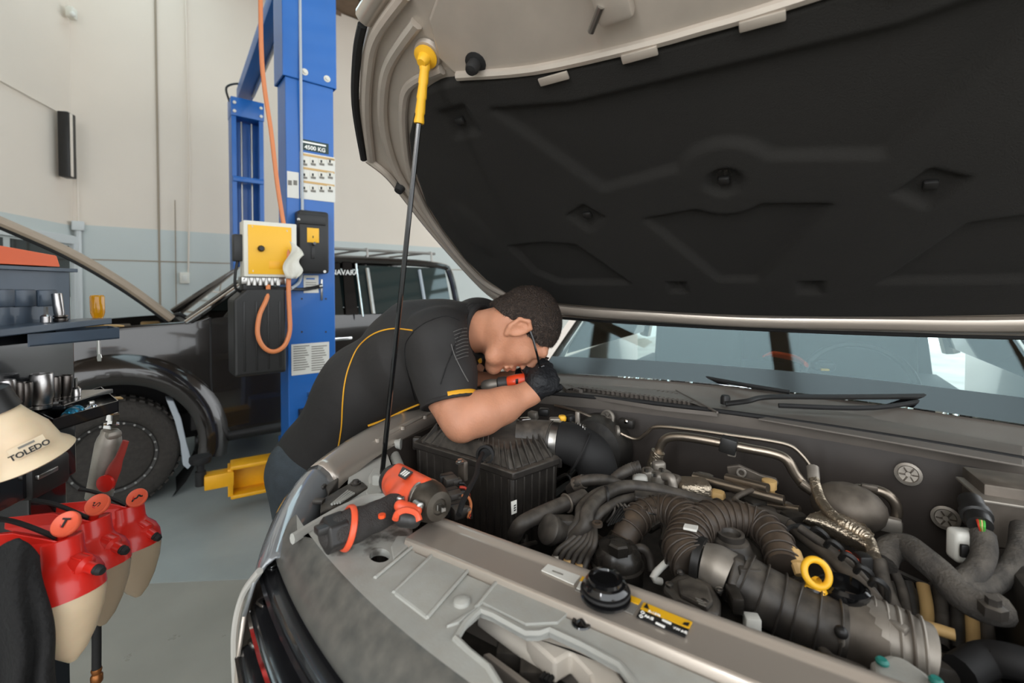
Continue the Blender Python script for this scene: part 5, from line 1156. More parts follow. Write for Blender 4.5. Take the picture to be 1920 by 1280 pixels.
MB().tube([Vector((-.80, .06, 1.03)), Vector((-.825, .2, 1.05)), Vector((-.86, .5, 1.07)), Vector((-.88, .85, 1.09))], .012, 8, flat=.6).build('wing_flange', 'champagne_inner', tr)
for k in range(6): MB().lathe(Vector((-.81-.008*k, .12+.1*k, 1.05+.006*k)), ZV, [(.006, -.004), (.006, .006), (.001, .006)], 8).build('wing_bolt', 'champagne_inner', tr)
# loose filler cap standing on the slam rail
cp = thing('filler_cap', 'round black screw cap lying loose on the slam rail stickers', 'cap', rail_pt(1135, 1125))
c = rail_pt(1135, 1126)+ZV*.0035
MB().lathe(c, ZV, [(.030, 0), (.0335, .003), (.0335, .006), (.029, .008), (.030, .013), (.0305, .017), (.028, .020), (.0265, .023), (.023, .0245), (.0225, .029), (.017, .030), (.016, .027), (.001, .027)], 36).build('cap', 'black_gloss', cp)
MB().torus(c+ZV*.012, ZV, .031, .0022, 32, 6).build('seal_ring', 'black_rubber', cp)
# ------------------------------------------------------------------ smooth solids from distance fields
class SDF:
    def __init__(s, vox): s.vox = vox; s.ops = []
    def rc(s, a, b, ra, rb, k=.01, lat=None, ls=1.0, sub=False):
        s.ops.append(('rc', Vector(a), Vector(b), ra, rb, k, lat, ls, sub)); return s
    def chain(s, pts, rad, k=.01, lat=None, ls=1.0):
        for i in range(len(pts)-1): s.rc(pts[i], pts[i+1], rad[i], rad[i+1], k, lat, ls)
        return s
    def ell(s, c, r, R=None, k=.01, sub=False): s.ops.append(('ell', Vector(c), r, R or Matrix.Identity(3), k, sub)); return s
    def cut(s, p, n, k=.003, c=None, rad=None): s.ops.append(('cut', Vector(p), Vector(n).normalized(), k, c, rad)); return s
    def mesh(s):
        lo = np.full(3, 1e9); hi = -lo
        for o in s.ops:
            if o[0] == 'rc' and not o[8]:
                for p, r in ((o[1], o[3]), (o[2], o[4])):
                    e = r*max(1, o[7])+.02; lo = np.minimum(lo, np.array(p)-e); hi = np.maximum(hi, np.array(p)+e)
            elif o[0] == 'ell' and not o[5]:
                e = max(o[2])+.02; lo = np.minimum(lo, np.array(o[1])-e); hi = np.maximum(hi, np.array(o[1])+e)
        v = s.vox; n = np.ceil((hi-lo)/v).astype(int)+1
        D = np.full(n, .5, np.float32)
        ax = [lo[i]+v*np.arange(n[i]) for i in range(3)]
        for o in s.ops:
            if o[0] == 'cut':
                _, p, nn, k, c, rad = o
                d = ((ax[0][:, None, None]-p.x)*nn.x+(ax[1][None, :, None]-p.y)*nn.y+(ax[2][None, None, :]-p.z)*nn.z).astype(np.float32)
                if c is not None:
                    d2 = rad-np.sqrt((ax[0][:, None, None]-c.x)**2+(ax[1][None, :, None]-c.y)**2+(ax[2][None, None, :]-c.z)**2)
                    d = np.where(d2 > 0, d, -1).astype(np.float32)
                D = np.maximum(D, d); continue
            if o[0] == 'rc':
                _, a, b, ra, rb, k, lat, ls, sub = o; e = max(ra, rb)*max(1, ls)+k+4*v
                l = np.minimum(np.array(a), np.array(b))-e; h_ = np.maximum(np.array(a), np.array(b))+e
            else:
                _, c, r, R, k, sub = o; e = max(r)+k+4*v; l = np.array(c)-e; h_ = np.array(c)+e
            i0 = np.clip(((l-lo)/v).astype(int), 0, n); i1 = np.clip(((h_-lo)/v).astype(int)+2, 0, n)
            if np.any(i1 <= i0): continue
            sl = tuple(slice(i0[i], i1[i]) for i in range(3))
            X, Y, Z = np.meshgrid(ax[0][sl[0]], ax[1][sl[1]], ax[2][sl[2]], indexing='ij')
            if o[0] == 'rc':
                X, Y, Z = X-a.x, Y-a.y, Z-a.z; d_ = b-a; L2 = d_.length_squared+1e-12
                t = np.clip((X*d_.x+Y*d_.y+Z*d_.z)/L2, 0, 1)
                X, Y, Z = X-t*d_.x, Y-t*d_.y, Z-t*d_.z
                if lat is not None:
                    q = (X*lat.x+Y*lat.y+Z*lat.z)*(1-1/ls); X, Y, Z = X-q*lat.x, Y-q*lat.y, Z-q*lat.z
                d = np.sqrt(X*X+Y*Y+Z*Z)-(ra+(rb-ra)*t)
            else:
                X, Y, Z = X-c.x, Y-c.y, Z-c.z; c0, c1, c2 = R.col[0], R.col[1], R.col[2]
                a_ = X*c0.x+Y*c0.y+Z*c0.z; b_ = X*c1.x+Y*c1.y+Z*c1.z; g_ = X*c2.x+Y*c2.y+Z*c2.z
                k0 = np.sqrt((a_/r[0])**2+(b_/r[1])**2+(g_/r[2])**2)+1e-9; k1 = np.sqrt((a_/r[0]**2)**2+(b_/r[1]**2)**2+(g_/r[2]**2)**2)+1e-9
                d = k0*(k0-1)/k1
            O = D[sl]
            if sub:
                h2 = np.clip(.5-.5*(O+d)/k, 0, 1); D[sl] = O*(1-h2)-d*h2+k*h2*(1-h2)
            else:
                h2 = np.clip(.5+.5*(d-O)/k, 0, 1); D[sl] = d*(1-h2)+O*h2-k*h2*(1-h2)
        # surface nets
        D = np.where(np.abs(D) < 1e-7, 1e-7, D); S = D < 0
        c8 = [S[i:n[0]-1+i, j:n[1]-1+j, k:n[2]-1+k] for i in (0, 1) for j in (0, 1) for k in (0, 1)]
        cnt = sum(c.astype(np.int8) for c in c8); act = (cnt > 0) & (cnt < 8)
        idx = np.argwhere(act); num = np.full(act.shape, -1, np.int64); num[act] = np.arange(len(idx))
        acc = np.zeros((len(idx), 3)); w_ = np.zeros(len(idx))
        cor = [(i, j, k) for i in (0, 1) for j in (0, 1) for k in (0, 1)]
        val = [D[idx[:, 0]+c[0], idx[:, 1]+c[1], idx[:, 2]+c[2]] for c in cor]
        for i in range(8):
            for j in range(i+1, 8):
                if sum(abs(cor[i][q]-cor[j][q]) for q in range(3)) != 1: continue
                a, b = val[i], val[j]; m = (a < 0) != (b < 0)
                t = np.where(m, a/(a-b+1e-20), 0)[:, None]
                acc += np.where(m[:, None], np.array(cor[i])+t*(np.array(cor[j])-np.array(cor[i])), 0); w_ += m
        V_ = (idx+acc/w_[:, None])*v+lo
        F = []
        for axn in range(3):
            o1, o2 = [q for q in range(3) if q != axn]
            A = [slice(1, -1)]*3; A[axn] = slice(0, n[axn]-1); B = list(A); B[axn] = slice(1, n[axn])
            m = S[tuple(A)] != S[tuple(B)]; e = np.argwhere(m); flip = S[tuple(A)][m]
            base = e.copy(); base[:, o1] += 1; base[:, o2] += 1
            quad = []
            for d1, d2 in ((0, 0), (1, 0), (1, 1), (0, 1)):
                q = base.copy(); q[:, o1] -= d1; q[:, o2] -= d2; quad.append(num[q[:, 0], q[:, 1], q[:, 2]])
            quad = np.stack(quad, 1)
            if axn == 1: flip = ~flip
            quad[flip] = quad[flip][:, ::-1]; F.append(quad)
        F = np.concatenate(F); F = F[(F >= 0).all(axis=1)]
        mb = MB(); mb.v = [tuple(p) for p in V_]; mb.f = [tuple(int(i) for i in f) for f in F]
        return mb

# ------------------------------------------------------------------ the mechanic
mat('skin', lin(196, 138, 108), .5, var=.10, vscale=14, bump=.15, bscale=160)
MATS['skin'].node_tree.nodes['Principled BSDF'].inputs['Subsurface Weight'].default_value = .12
MATS['skin'].node_tree.nodes['Principled BSDF'].inputs['Subsurface Radius'].default_value = (.01, .004, .002)
mat('shirt_black', lin(40, 38, 37), .72, var=.10, vscale=6, bump=.35, bscale=14)
mat('shirt_panel', lin(26, 25, 25), .6, bump=.5, bscale=260)
mat('shirt_stripe', lin(96, 94, 92), .6)
mat('amber_cloth', lin(222, 160, 34), .65)
mat('jeans', lin(64, 72, 78), .85, var=.15, vscale=30, bump=.3, bscale=300)
mat('hair_dark', lin(46, 36, 30), .6, var=.35, vscale=90, bump=.9, bscale=220)
mat('hair_strand', lin(72, 58, 48), .45, var=.4, vscale=60)
mat('glove_black', lin(22, 23, 26), .55, bump=.4, bscale=120)
mat('boot', lin(30, 27, 24), .6)
mat('tattoo_ink', lin(92, 84, 80), .6)
def PD(px, py, d): return P(px, py, d=d)
man = thing('person', 'man in black work shirt with amber piping leaning over the engine with gloved hands', 'person', (-1.3, .38, 0))
pel, mid, che, nkb = PD(612, 852, 1.56), PD(692, 726, 1.52), PD(795, 655, 1.46), PD(872, 622, 1.40)
LATV = Vector((-.30, .954, 0)).normalized()
shR, shL = PD(822, 640, 1.29), PD(822, 640, 1.29)+LATV*.34+ZV*.02
elR, wrR = PD(866, 795, 1.17), PD(993, 737, 1.25)
upR = PD(842, 745, 1.22)
haR = PD(1020, 718, 1.27)
elL, wrL = PD(870, 735, 1.50), PD(975, 712, 1.40); haL = PD(1004, 700, 1.365)
# head frame: x face, y left, z crown
th = math.radians(18)
HZ = (UR*math.cos(th)+ZV*math.sin(th)+VH*.05).normalized(); HX = (UR*math.sin(th)-ZV*math.cos(th)); HX = (HX-HZ*HX.dot(HZ)).normalized(); HY = HZ.cross(HX)
HO = PD(970, 618, 1.318); HRm = Matrix((HX, HY, HZ)).transposed()
def hp(x, y, z): return HO+HX*x+HY*y+HZ*z
body = SDF(.0042)
b = body
b.ell(hp(-.012, 0, .040), (.096, .074, .088), HRm, .01)
b.ell(hp(.036, 0, -.012), (.066, .060, .085), HRm, .02)
b.chain([hp(.0, -.052, -.04), hp(.045, -.036, -.085), hp(.078, 0, -.098)], [.024, .022, .020], .02)
b.chain([hp(.0, .052, -.04), hp(.045, .036, -.085), hp(.078, 0, -.098)], [.024, .022, .020], .02)
b.rc(hp(.080, -.034, .046), hp(.080, .034, .046), .017, .017, .015)
b.chain([hp(.093, 0, .034), hp(.112, 0, .004), hp(.117, 0, -.014)], [.009, .011, .0125], .008)
for sg in (-1, 1):
    b.ell(hp(.104, .012*sg, -.018), (.011, .008, .008), HRm, .006)
    b.ell(hp(.066, .036*sg, -.004), (.028, .024, .026), HRm, .015)
    b.ell(hp(.100, .032*sg, .022), (.012, .014, .010), HRm, .012, sub=True)
    b.ell(hp(.079, .031*sg, .021), (.013, .013, .012), HRm, .004)
    b.ell(hp(-.012, .080*sg, .002), (.024, .010, .034), HRm, .006)
    b.ell(hp(-.006, .092*sg, -.002), (.012, .008, .018), HRm, .006, sub=True)
    b.chain([hp(.006, .080*sg, .010), hp(.0, .086*sg, .032), hp(-.020, .090*sg, .034), hp(-.034, .090*sg, .012), hp(-.024, .086*sg, -.018), hp(-.006, .080*sg, -.034)], [.005, .006, .006, .006, .006, .007], .004)
b.chain([hp(.094, -.022, -.050), hp(.102, 0, -.047), hp(.094, .022, -.050)], [.005, .008, .005], .006)
b.chain([hp(.091, -.020, -.064), hp(.098, 0, -.064), hp(.091, .020, -.064)], [.005, .008, .005], .006)
b.rc(hp(.108, -.02, -.0565), hp(.108, .02, -.0565), .003, .003, .004, sub=True)
# neck, trunk, arms, legs
b.rc(hp(-.022, 0, -.035), nkb+HX*.005, .060, .060, .03)
b.rc(nkb, che, .062, .13, .04, LATV, 1.25); b.rc(che, mid, .13, .115, .04, LATV, 1.25); b.rc(mid, pel, .115, .12, .04, LATV, 1.25)
b.rc(nkb.lerp(che, .5), shR, .055, .052, .02); b.rc(nkb.lerp(che, .5), shL, .055, .052, .02)
b.chain([shR, upR, elR.lerp(upR, .35), elR], [.052, .055, .049, .042], .02)
b.chain([elR, elR.lerp(wrR, .28)+ZV*.006, elR.lerp(wrR, .6), wrR], [.043, .056, .046, .031], .02)
b.rc(wrR, haR, .030, .03, .02)
b.chain([shL, shL.lerp(elL, .5), elL], [.058, .052, .040], .02)
b.chain([elL, elL.lerp(wrL, .3), wrL, haL], [.042, .050, .031, .03], .02)
hipv = LATV*.10
kn = [Vector((-1.24, .30, .50)), Vector((-1.26, .52, .50))]; an = [Vector((-1.40, .28, .09)), Vector((-1.42, .54, .09))]
for sg, K_, A_ in ((-1, kn[0], an[0]), (1, kn[1], an[1])):
    b.chain([pel+hipv*sg-ZV*.02, K_, K_.lerp(A_, .35), A_], [.095, .062, .060, .040], .03)
bo_ = body.mesh().build('body', 'skin', man, 180)
# hair
hr = SDF(.0042)
hr.ell(hp(-.014, 0, .042), (.103, .080, .094), HRm, .01)
hr.ell(hp(-.07, 0, -.02), (.036, .058, .05), HRm, .02)
def hcut(lx, lz, nx, nz): hr.cut(hp(lx, 0, lz), HX*nx+HZ*nz)
hcut(.030, 0, 1, -.62)
hcut(-.02, -.004, .62, -1)
for sg in (-1, 1): hr.ell(hp(-.010, .085*sg, -.004), (.030, .03, .036), HRm, .006, sub=True)
hm_ = hr.mesh(); hair_o = hm_.build('hair', 'hair_dark', man, 180)
rh = random.Random(5); fs_ = MB(); hv = [Vector(p) for p in hm_.v]
for _k in range(4200):
    f = hm_.f[rh.randrange(len(hm_.f))]; p = sum((hv[i] for i in f), Vector())/4; nn = (hv[f[2]]-hv[f[0]]).cross(hv[f[3]]-hv[f[1]])
    if nn.length < 1e-9: continue
    nn.normalize(); out = (p-hp(-.014, 0, .042)).normalized()
    if nn.dot(out) < 0: nn = -nn
    if nn.dot(out) < .55: continue
    dn = (HX*.7-HZ*.5+Vector((rh.gauss(0, .5), rh.gauss(0, .5), rh.gauss(0, .5)))); dn = (dn-nn*dn.dot(nn)).normalized()
    L_h = rh.uniform(.006, .011); sd_ = nn.cross(dn)*.00045
    a0 = p-nn*.001; a1 = p+nn*.0022+dn*L_h*.5; a2 = p+nn*.0026+dn*L_h
    fs_.add([a0-sd_, a0+sd_, a1+sd_, a1-sd_, a2], [(0, 1, 2, 3), (3, 2, 4)])
hs_ = fs_.build('hair_strands', 'hair_strand', hair_o, 0, fixn=False); hs_['kind'] = 'stuff'
MB().tube([hp(.099, -.052, .050), hp(.102, -.032, .057), hp(.101, -.012, .052)], .0035, 6, flat=.6).build('eyebrow', 'hair_dark', man)
MB().tube([hp(.099, .052, .050), hp(.102, .032, .057), hp(.101, .012, .052)], .0035, 6, flat=.6).build('eyebrow', 'hair_dark', man)
# glasses
gl = MB()
for sg in (-1, 1): gl.tube([hp(-.012, .084*sg, .028), hp(.03, .083*sg, .030), hp(.07, .080*sg, .028), hp(.112, .068*sg, .026)], .0032, 8, flat=.7)
for sg in (-1, 1):
    gl.tube([hp(.112, .066*sg, .036), hp(.122, .036*sg, .040), hp(.120, .008*sg, .036), hp(.122, .012*sg, .014), hp(.124, .036*sg, .004), hp(.114, .062*sg, .012), hp(.112, .066*sg, .036)], .0024, 6)
gl.tube([hp(.120, -.009, .033), hp(.122, 0, .036), hp(.120, .009, .033)], .0024, 6)
go_ = gl.build('glasses', 'black_gloss', man)
for sg in (-1, 1):
    MB().prism([hp(.113, .064*sg, .034), hp(.121, .036*sg, .038), hp(.119, .010*sg, .034), hp(.121, .014*sg, .015), hp(.122, .036*sg, .007), hp(.114, .060*sg, .014)], HX*.0015).build('lens', 'clear_glass', go_, 0)
# shirt
st = SDF(.0055)
st.rc(nkb+HZ*.0, che, .088, .158, .05, LATV, 1.22); st.rc(che, mid, .158, .142, .05, LATV, 1.25); st.rc(mid, pel-ZV*.02, .142, .142, .05, LATV, 1.30)
st.rc(pel, pel+(pel-mid)*.25, .142, .150, .04, LATV, 1.30)
for (s_, u_, e_) in ((shR, upR, elR), (shL, shL.lerp(elL, .5), elL)):
    st.rc(nkb.lerp(che, .45), s_, .10, .092, .05); st.chain([s_, s_.lerp(u_, .6), u_+(u_-s_)*.12], [.092, .083, .076], .03)
hem_n = (pel-mid).normalized()
st.cut(pel+hem_n*.055, hem_n)
sdir = (upR-shR).normalized(); slc = upR+sdir*.016
st.cut(slc, (sdir+ZV*-.10).normalized(), c=upR+sdir*.06, rad=.125)
st.cut(shL.lerp(elL, .62), (elL-shL), c=shL.lerp(elL, .8), rad=.12)
ncut = nkb+(HO-nkb).normalized()*.035
st.cut(ncut, (HO-nkb).normalized(), c=HO, rad=.15)
shirt_mb = st.mesh()
# soft folds in the cloth
_v = np.array(shirt_mb.v); 
_n = np.sin(_v@np.array([21., 9., 34.])+2*np.sin(_v@np.array([7., 17., -9.])))*.5+np.sin(_v@np.array([-33., 14., 26.]))*.3
_c = np.array(che); _dirv = _v-_c; _dirv /= np.linalg.norm(_dirv, axis=1)[:, None]+1e-9
shirt_mb.v = [tuple(p) for p in _v+_dirv*(_n*.0035)[:, None]]
shirt = shirt_mb.build('shirt', 'shirt_black', man, 180)
sbv = BVHTree.FromPolygons([Vector(p) for p in shirt_mb.v], shirt_mb.f)
def on_shirt(px, py, off=.002, bv=None):
    r = ray(px, py).normalized(); loc, nor, i, d = (bv or sbv).ray_cast(CAM, r)
    return None if loc is None else loc-r*off
def trace(name, pts, r, material, par, n=80, flat=1.0, bv=None, off=.002):
    c, _ = spline([Vector((x, y, 0)) for x, y in pts], 14); out = []
    for p in c:
        q = on_shirt(p.x, p.y, off, bv)
        if q is not None and (not out or (q-out[-1]).length < .06): out.append(q)
    if len(out) > 3: return MB().tube(out[::2]+[out[-1]], r, 6, smooth=False, flat=flat).build(name, material, par)
trace('piping', [(773, 619), (735, 616), (700, 626), (672, 650), (655, 685), (646, 720), (642, 760), (640, 800), (634, 838), (628, 850)], .0022, 'amber_cloth', shirt)
trace('piping', [(786, 757), (755, 770), (722, 786), (690, 798)], .004, 'amber_cloth', shirt)
trace('seam', [(775, 620), (800, 603), (835, 592), (862, 600)], .0014, 'shirt_panel', shirt)
trace('seam', [(775, 622), (760, 645), (760, 680), (770, 720), (778, 752)], .0014, 'shirt_panel', shirt)
trace('seam', [(868, 615), (852, 650), (836, 690), (826, 720)], .0014, 'shirt_panel', shirt)
for k in range(9):
    t_ = k/8; trace('mesh_stripe', [(850+14*t_-10*t_*t_, 618+t_*52+4), (866+5*t_, 616+t_*52), (878, 615+t_*52)], .0011, 'shirt_stripe', shirt)
trace('zip_teeth', [(846, 645), (852, 665), (864, 690), (878, 715)], .0016, 'shirt_stripe', shirt)
# sleeve cuffs and collar
def ring_on(name, c, nrm, r, tube_r, material, par, a0=0, a1=2*math.pi, n=28, flat=1.0, ref=None):
    nrm = nrm.normalized(); pts = []
    e1 = (ref-nrm*ref.dot(nrm)).normalized(); e2 = nrm.cross(e1)
    for k in range(n+1):
        a = a0+(a1-a0)*k/n; pts.append(c+e1*math.cos(a)*r+e2*math.sin(a)*r)
    return MB().tube(pts, tube_r, 8, smooth=False, flat=flat, up=nrm).build(name, material, par)
cn = (sdir+ZV*-.10).normalized()
ring_on('cuff', slc-cn*.003, cn, .0755, .0055, 'shirt_black', shirt, ref=UR)
ring_on('cuff_band', slc-cn*.008, cn, .0765, .009, 'amber_cloth', shirt, a0=-1.1, a1=.55, flat=.45, ref=(UR*.6-VH*.8))
hd = (HO-nkb).normalized()
col_c = nkb+hd*.022
for kk, (o_, r_) in enumerate(((.004, .080), (.016, .078), (.028, .075))):
    ring_on('collar', col_c+hd*o_, (hd+HX*.12), r_, .010, 'shirt_black', shirt, ref=HX, flat=.9)
MB().rbox(nkb+HX*.085+hd*.02, (.03, .03, .012), HRm, .004).build('collar_lining', 'amber_cloth', shirt)
# jeans, boots, belt
jn = SDF(.007)
jn.rc(pel-hipv*.8+hem_n*.02, pel+hipv*.8+hem_n*.02, .115, .115, .03)
for sg, K_, A_ in ((-1, kn[0], an[0]), (1, kn[1], an[1])): jn.chain([pel+hipv*sg-ZV*.02, K_, K_.lerp(A_, .4), A_+ZV*.03], [.118, .082, .075, .066], .03)
jn.mesh().build('jeans', 'jeans', man, 180)
for A_ in an:
    bt = SDF(.007); bt.chain([A_+ZV*.05, A_-ZV*.03, A_+Vector((.07, 0, -.04)), A_+Vector((.16, 0, -.045))], [.05, .05, .048, .042], .02); bt.cut(Vector((0, 0, 0)), -ZV); bt.mesh().build('boot', 'boot', man, 180)
# gloves: five separate fingers closed round the tool
def glove(c, a, b_, wv, name, wrist):
    g = SDF(.003); R_ = Matrix((a, b_, wv)).transposed()
    g.ell(c+b_*.030-wv*.012, (.044, .018, .042), R_, .01)
    g.rc(c+b_*.030-wv*.03, wrist, .030, .034, .02)
    for i, off in enumerate((-.033, -.011, .011, .032)):
        rr = (.0085, .0098, .0102, .0095)[i]; Rr = .027; pts = [c+a*off+b_*(Rr*math.cos(q))+wv*(Rr*1.15*math.sin(q)) for q in (.35, 1.0, 1.7, 2.4, 3.1, 3.6)[: 6 if i not in (0,) else 5]]
        g.chain(pts, [rr*1.1, rr*1.1, rr, rr*.98, rr*.92, rr*.85][:len(pts)], .0015)
    g.chain([c+b_*.024-wv*.030+a*.028, c+b_*.006-wv*.036+a*.040, c-b_*.016-wv*.030+a*.036, c-b_*.030-wv*.012+a*.026], [.014, .0125, .011, .0095], .004)
    return g.mesh().build(name, 'glove_black', man, 180)
tool_a, tool_b = PD(922, 722, 1.33), PD(1012, 708, 1.315)
tax = (tool_a-tool_b).normalized()
cR = PD(1022, 714, 1.285)
aR = (ZV*.75-UR*.35+VH*.3).normalized(); wR = (UR*.85+ZV*.25+VH*.35); wR = (wR-aR*wR.dot(aR)).normalized(); bR = wR.cross(aR)
if bR.dot(VH) > 0: bR = -bR
glove(cR, aR, bR, wR, 'glove', wrR.lerp(haR, .25))
cL = tool_b+UR*.0
aL = tax; wL = (-ZV*.5+VH*-.2+UR*.6); wL = (wL-aL*wL.dot(aL)).normalized(); bL = wL.cross(aL)
if bL.dot(VH) < 0: bL = -bL
glove(cL, aL, bL, wL, 'glove', wrL)
# tattoo on the upper arm
bbv = BVHTree.FromObject(bo_, bpy.context.evaluated_depsgraph_get()) if False else None
abm = body.mesh(); abv = BVHTree.FromPolygons([Vector(p) for p in abm.v], abm.f)
trace('tattoo', [(795, 742), (806, 746), (822, 742), (838, 738)], .0045, 'tattoo_ink', man, bv=abv, flat=.12, off=.0)
trace('tattoo', [(797, 738), (812, 737), (826, 734)], .0030, 'tattoo_ink', man, bv=abv, flat=.12, off=.0)

# cordless ratchet in his hands
rt_ = thing('cordless_ratchet', 'slim orange and grey cordless ratchet held in the gloved hands', 'power tool', tool_a)
ln = (tool_b-tool_a).length; tdir = (tool_b-tool_a).normalized()
mat('tool_orange', lin(232, 74, 34), .42, coat=.2)
mat('tool_grey', lin(60, 58, 57), .5)
MB().lathe(tool_a+tdir*.045, tdir, [(.014, 0), (.019, .006), (.021, .03), (.020, .06), (.018, ln-.06), (.018, ln-.03), (.01, ln-.025)], 18).build('grip', 'tool_orange', rt_)
MB().lathe(tool_a+tdir*.018, tdir, [(.016, 0), (.020, .004), (.020, .024), (.017, .03)], 18).build('collar', 'tool_grey', rt_)
MB().lathe(tool_a-tdir*.03, tdir, [(.012, 0), (.018, .01), (.019, .03), (.015, .05)], 16).build('gear_head', 'cast_alu', rt_)
MB().rbox(tool_a-tdir*.03-ZV*.012, (.022, .022, .03), None, .005).build('drive', 'steel', rt_)
for k in (.075, .11): MB().rbox(tool_a+tdir*k-VH*.019+ZV*.004, (.008, .005, .014), Matrix((tdir, -VH, ZV)).transposed(), .001).build('vent', 'black_plastic', rt_)
# ------------------------------------------------------------------ impact wrench lying on the radiator cover
iw = thing('impact_wrench', 'orange and dark grey cordless impact wrench lying on the radiator cover', 'power tool', E(700, 985, 1.04))
mat('wrench_orange', lin(228, 88, 54), .42, coat=.15, var=.08, vscale=30)
mat('wrench_grip', lin(58, 55, 53), .6, bump=.6, bscale=500)
mat('wrench_dark', lin(44, 42, 41), .4, var=.1)
mat('wrench_nose', lin(84, 78, 70), .45, metal=.7, var=.25, vscale=40)
ZT = 1.078
q = lambda x, y, z=ZT: E(x, y, z)
g = SDF(.0025); g.chain([q(632, 996), q(665, 984), q(705, 968), q(742, 950)], [.0285, .0265, .0235, .026], .01, ZV, .95)
g.mesh().build('grip', 'wrench_grip', iw, 180)
ba, bb = q(606, 1006), q(645, 991); bd_ = (bb-ba).normalized()
MB().lathe(ba, bd_, [(.020, 0), (.027, .001), (.0295, .004), (.030, .03), (.0295, (bb-ba).length)], 6).build('battery', 'wrench_dark', iw, 30, bevel=.006, seg=3)
MB().rbox(q(622, 985, 1.094), (.05, .02, .012), Matrix((bd_, ZV.cross(bd_), ZV)).transposed(), .003).build('battery_catch', 'wrench_dark', iw)
mb = MB(); e_up = ZV; e_sd = ZV.cross(bd_)
c0 = q(652, 989)
mb.tube([c0+e_up*.0300*math.sin(a)+e_sd*.0300*math.cos(a)+bd_*(.012*math.sin(a*1+.6)) for a in np.linspace(0, 2*math.pi, 25)], .0052, 8, smooth=False, flat=.6, up=bd_); mb.build('orange_band', 'wrench_orange', iw)
hA, hB = q(748, 905, 1.084), q(797, 934, 1.087); hdv = (hB-hA).normalized()
o = SDF(.0025); o.rc(hA, hB, .033, .0335, .01); o.chain([q(738, 952), q(757, 938), q(768, 922)], [.024, .027, .030], .012)
o.rc(hA+ZV*.026, hB+ZV*.026, .012, .013, .006); o.ell(q(740, 912, 1.09), (.02, .02, .016), None, .01)
o.rc(q(750, 948, 1.098), q(780, 957, 1.092), .010, .010, .01)
ob = o.mesh().build('housing', 'wrench_orange', iw, 180)
MB().lathe(hA-hdv*.034, hdv, [(.018, 0), (.028, .004), (.031, .014), (.030, .022)], 22).build('rear_cap', 'wrench_dark', iw)
MB().lathe(hB-hdv*.004, hdv, [(.0345, 0), (.0355, .004), (.0355, .008), (.0345, .010)], 28).build('nose_ring', 'steel', iw)
MB().lathe(hB+hdv*.006, hdv, [(.0345, 0), (.035, .012), (.032, .026), (.026, .036), (.025, .040), (.014, .042), (.0125, .038), (.0085, .038)], 28).build('nose', 'wrench_nose', iw)
MB().lathe(hB+hdv*.042, hdv, [(.0075, 0), (.0075, .006), (.006, .007), (.006, .018), (.004, .020)], 4).build('anvil', 'steel', iw, 30)
MB().tube([q(741, 974, 1.092), q(746, 962, 1.098), q(762, 956, 1.102), q(780, 962, 1.098), q(786, 976, 1.088)], .0055, 8).build('trigger_guard', 'wrench_orange', iw)
tg = SDF(.0025); tg.rc(q(755, 971, 1.086), q(774, 974, 1.086), .0145, .0135, .005); tg.mesh().build('trigger', 'wrench_dark', iw, 180)
for (x, y, z) in ((786, 948, 1.098), (808, 905, 1.095)): MB().lathe(q(x, y, z), hdv, [(.0075, -.012), (.0075, .004), (.005, .006), (.001, .006)], 12).build('screw', 'steel', iw)
for (x, y) in ((716, 965), (734, 931)): MB().lathe(q(x, y, 1.0965), ZV, [(.006, -.004), (.006, .001), (.001, .001)], 12).build('red_screw', 'orange_plastic', iw)
MB().rbox(q(751, 935, 1.1), (.012, .010, .008), Matrix.Rotation(.4, 3, 'Z'), .002).build('direction_switch', 'steel', iw)
hl_ = hdv; hn_ = (ZV*.85-VH*.52); hn_ = (hn_-hl_*hn_.dot(hl_)).normalized(); hu_ = hn_.cross(hl_)
hc_ = (hA+hB)/2+hn_*.0395
bd2 = MB().prism([hc_-hl_*.02+hu_*.010, hc_-hl_*.004-hu_*.010, hc_+hl_*.022-hu_*.010, hc_+hl_*.018+hu_*.010], hn_*.0015).build('badge', 'wrench_dark', iw, 0)
for k in range(3): MB().prism([hc_+hn_*.0018+hl_*(-.003+k*.007)+hu_*a_ for a_ in (-.006, .006)]+[hc_+hn_*.0018+hl_*(.001+k*.007)+hu_*a_ for a_ in (.006, -.006)], hn_*.0006).build('logo_mark', 'ink_white', iw, 0)

# ------------------------------------------------------------------ tool cart and what hangs on it
mat('cart_blue', lin(62, 74, 88), .42, metal=.3, var=.12, vscale=14, coat=.2)
mat('cart_black', lin(24, 25, 28), .2, coat=.6, var=.1)
mat('socket_steel', lin(176, 172, 170), .3, metal=1.0, var=.2, vscale=60)
mat('socket_dark', lin(104, 98, 94), .35, metal=1.0, var=.2, vscale=60)
mat('amber_clear', lin(226, 160, 20), .15, trans=.45, ior=1.3, coat=.5)
mat('milky_plastic', lin(214, 190, 158), .4, var=.10, vscale=14)
MATS['milky_plastic'].node_tree.nodes['Principled BSDF'].inputs['Subsurface Weight'].default_value = .15
mat('bottle_red', lin(206, 36, 26), .35, coat=.2)
mat('bottle_red_pale', lin(228, 96, 66), .4)
mat('clear_bottle', lin(206, 186, 160), .25, trans=.55, ior=1.2)
mat('teal_steel', lin(30, 110, 140), .25, metal=.7)
mat('lever_red', lin(150, 52, 44), .45, var=.1)
mat('cloth_black', lin(26, 25, 25), .95, bump=.8, bscale=90, var=.2, vscale=10)
mat('brass', lin(150, 96, 54), .4, metal=.8)
mat('case_orange', lin(236, 104, 58), .5)
CNr = (UR*.983+VH*.184).normalized(); CA = (VH*.983-UR*.184).normalized()
F0 = PD(134, 600, 1.02); CM = Matrix((CA, CNr, ZV)).transposed()
cart = thing('tool_cart', 'dark steel tool cart with swing-out trays at the edge of the bay', 'tool cart', at(F0, 0))
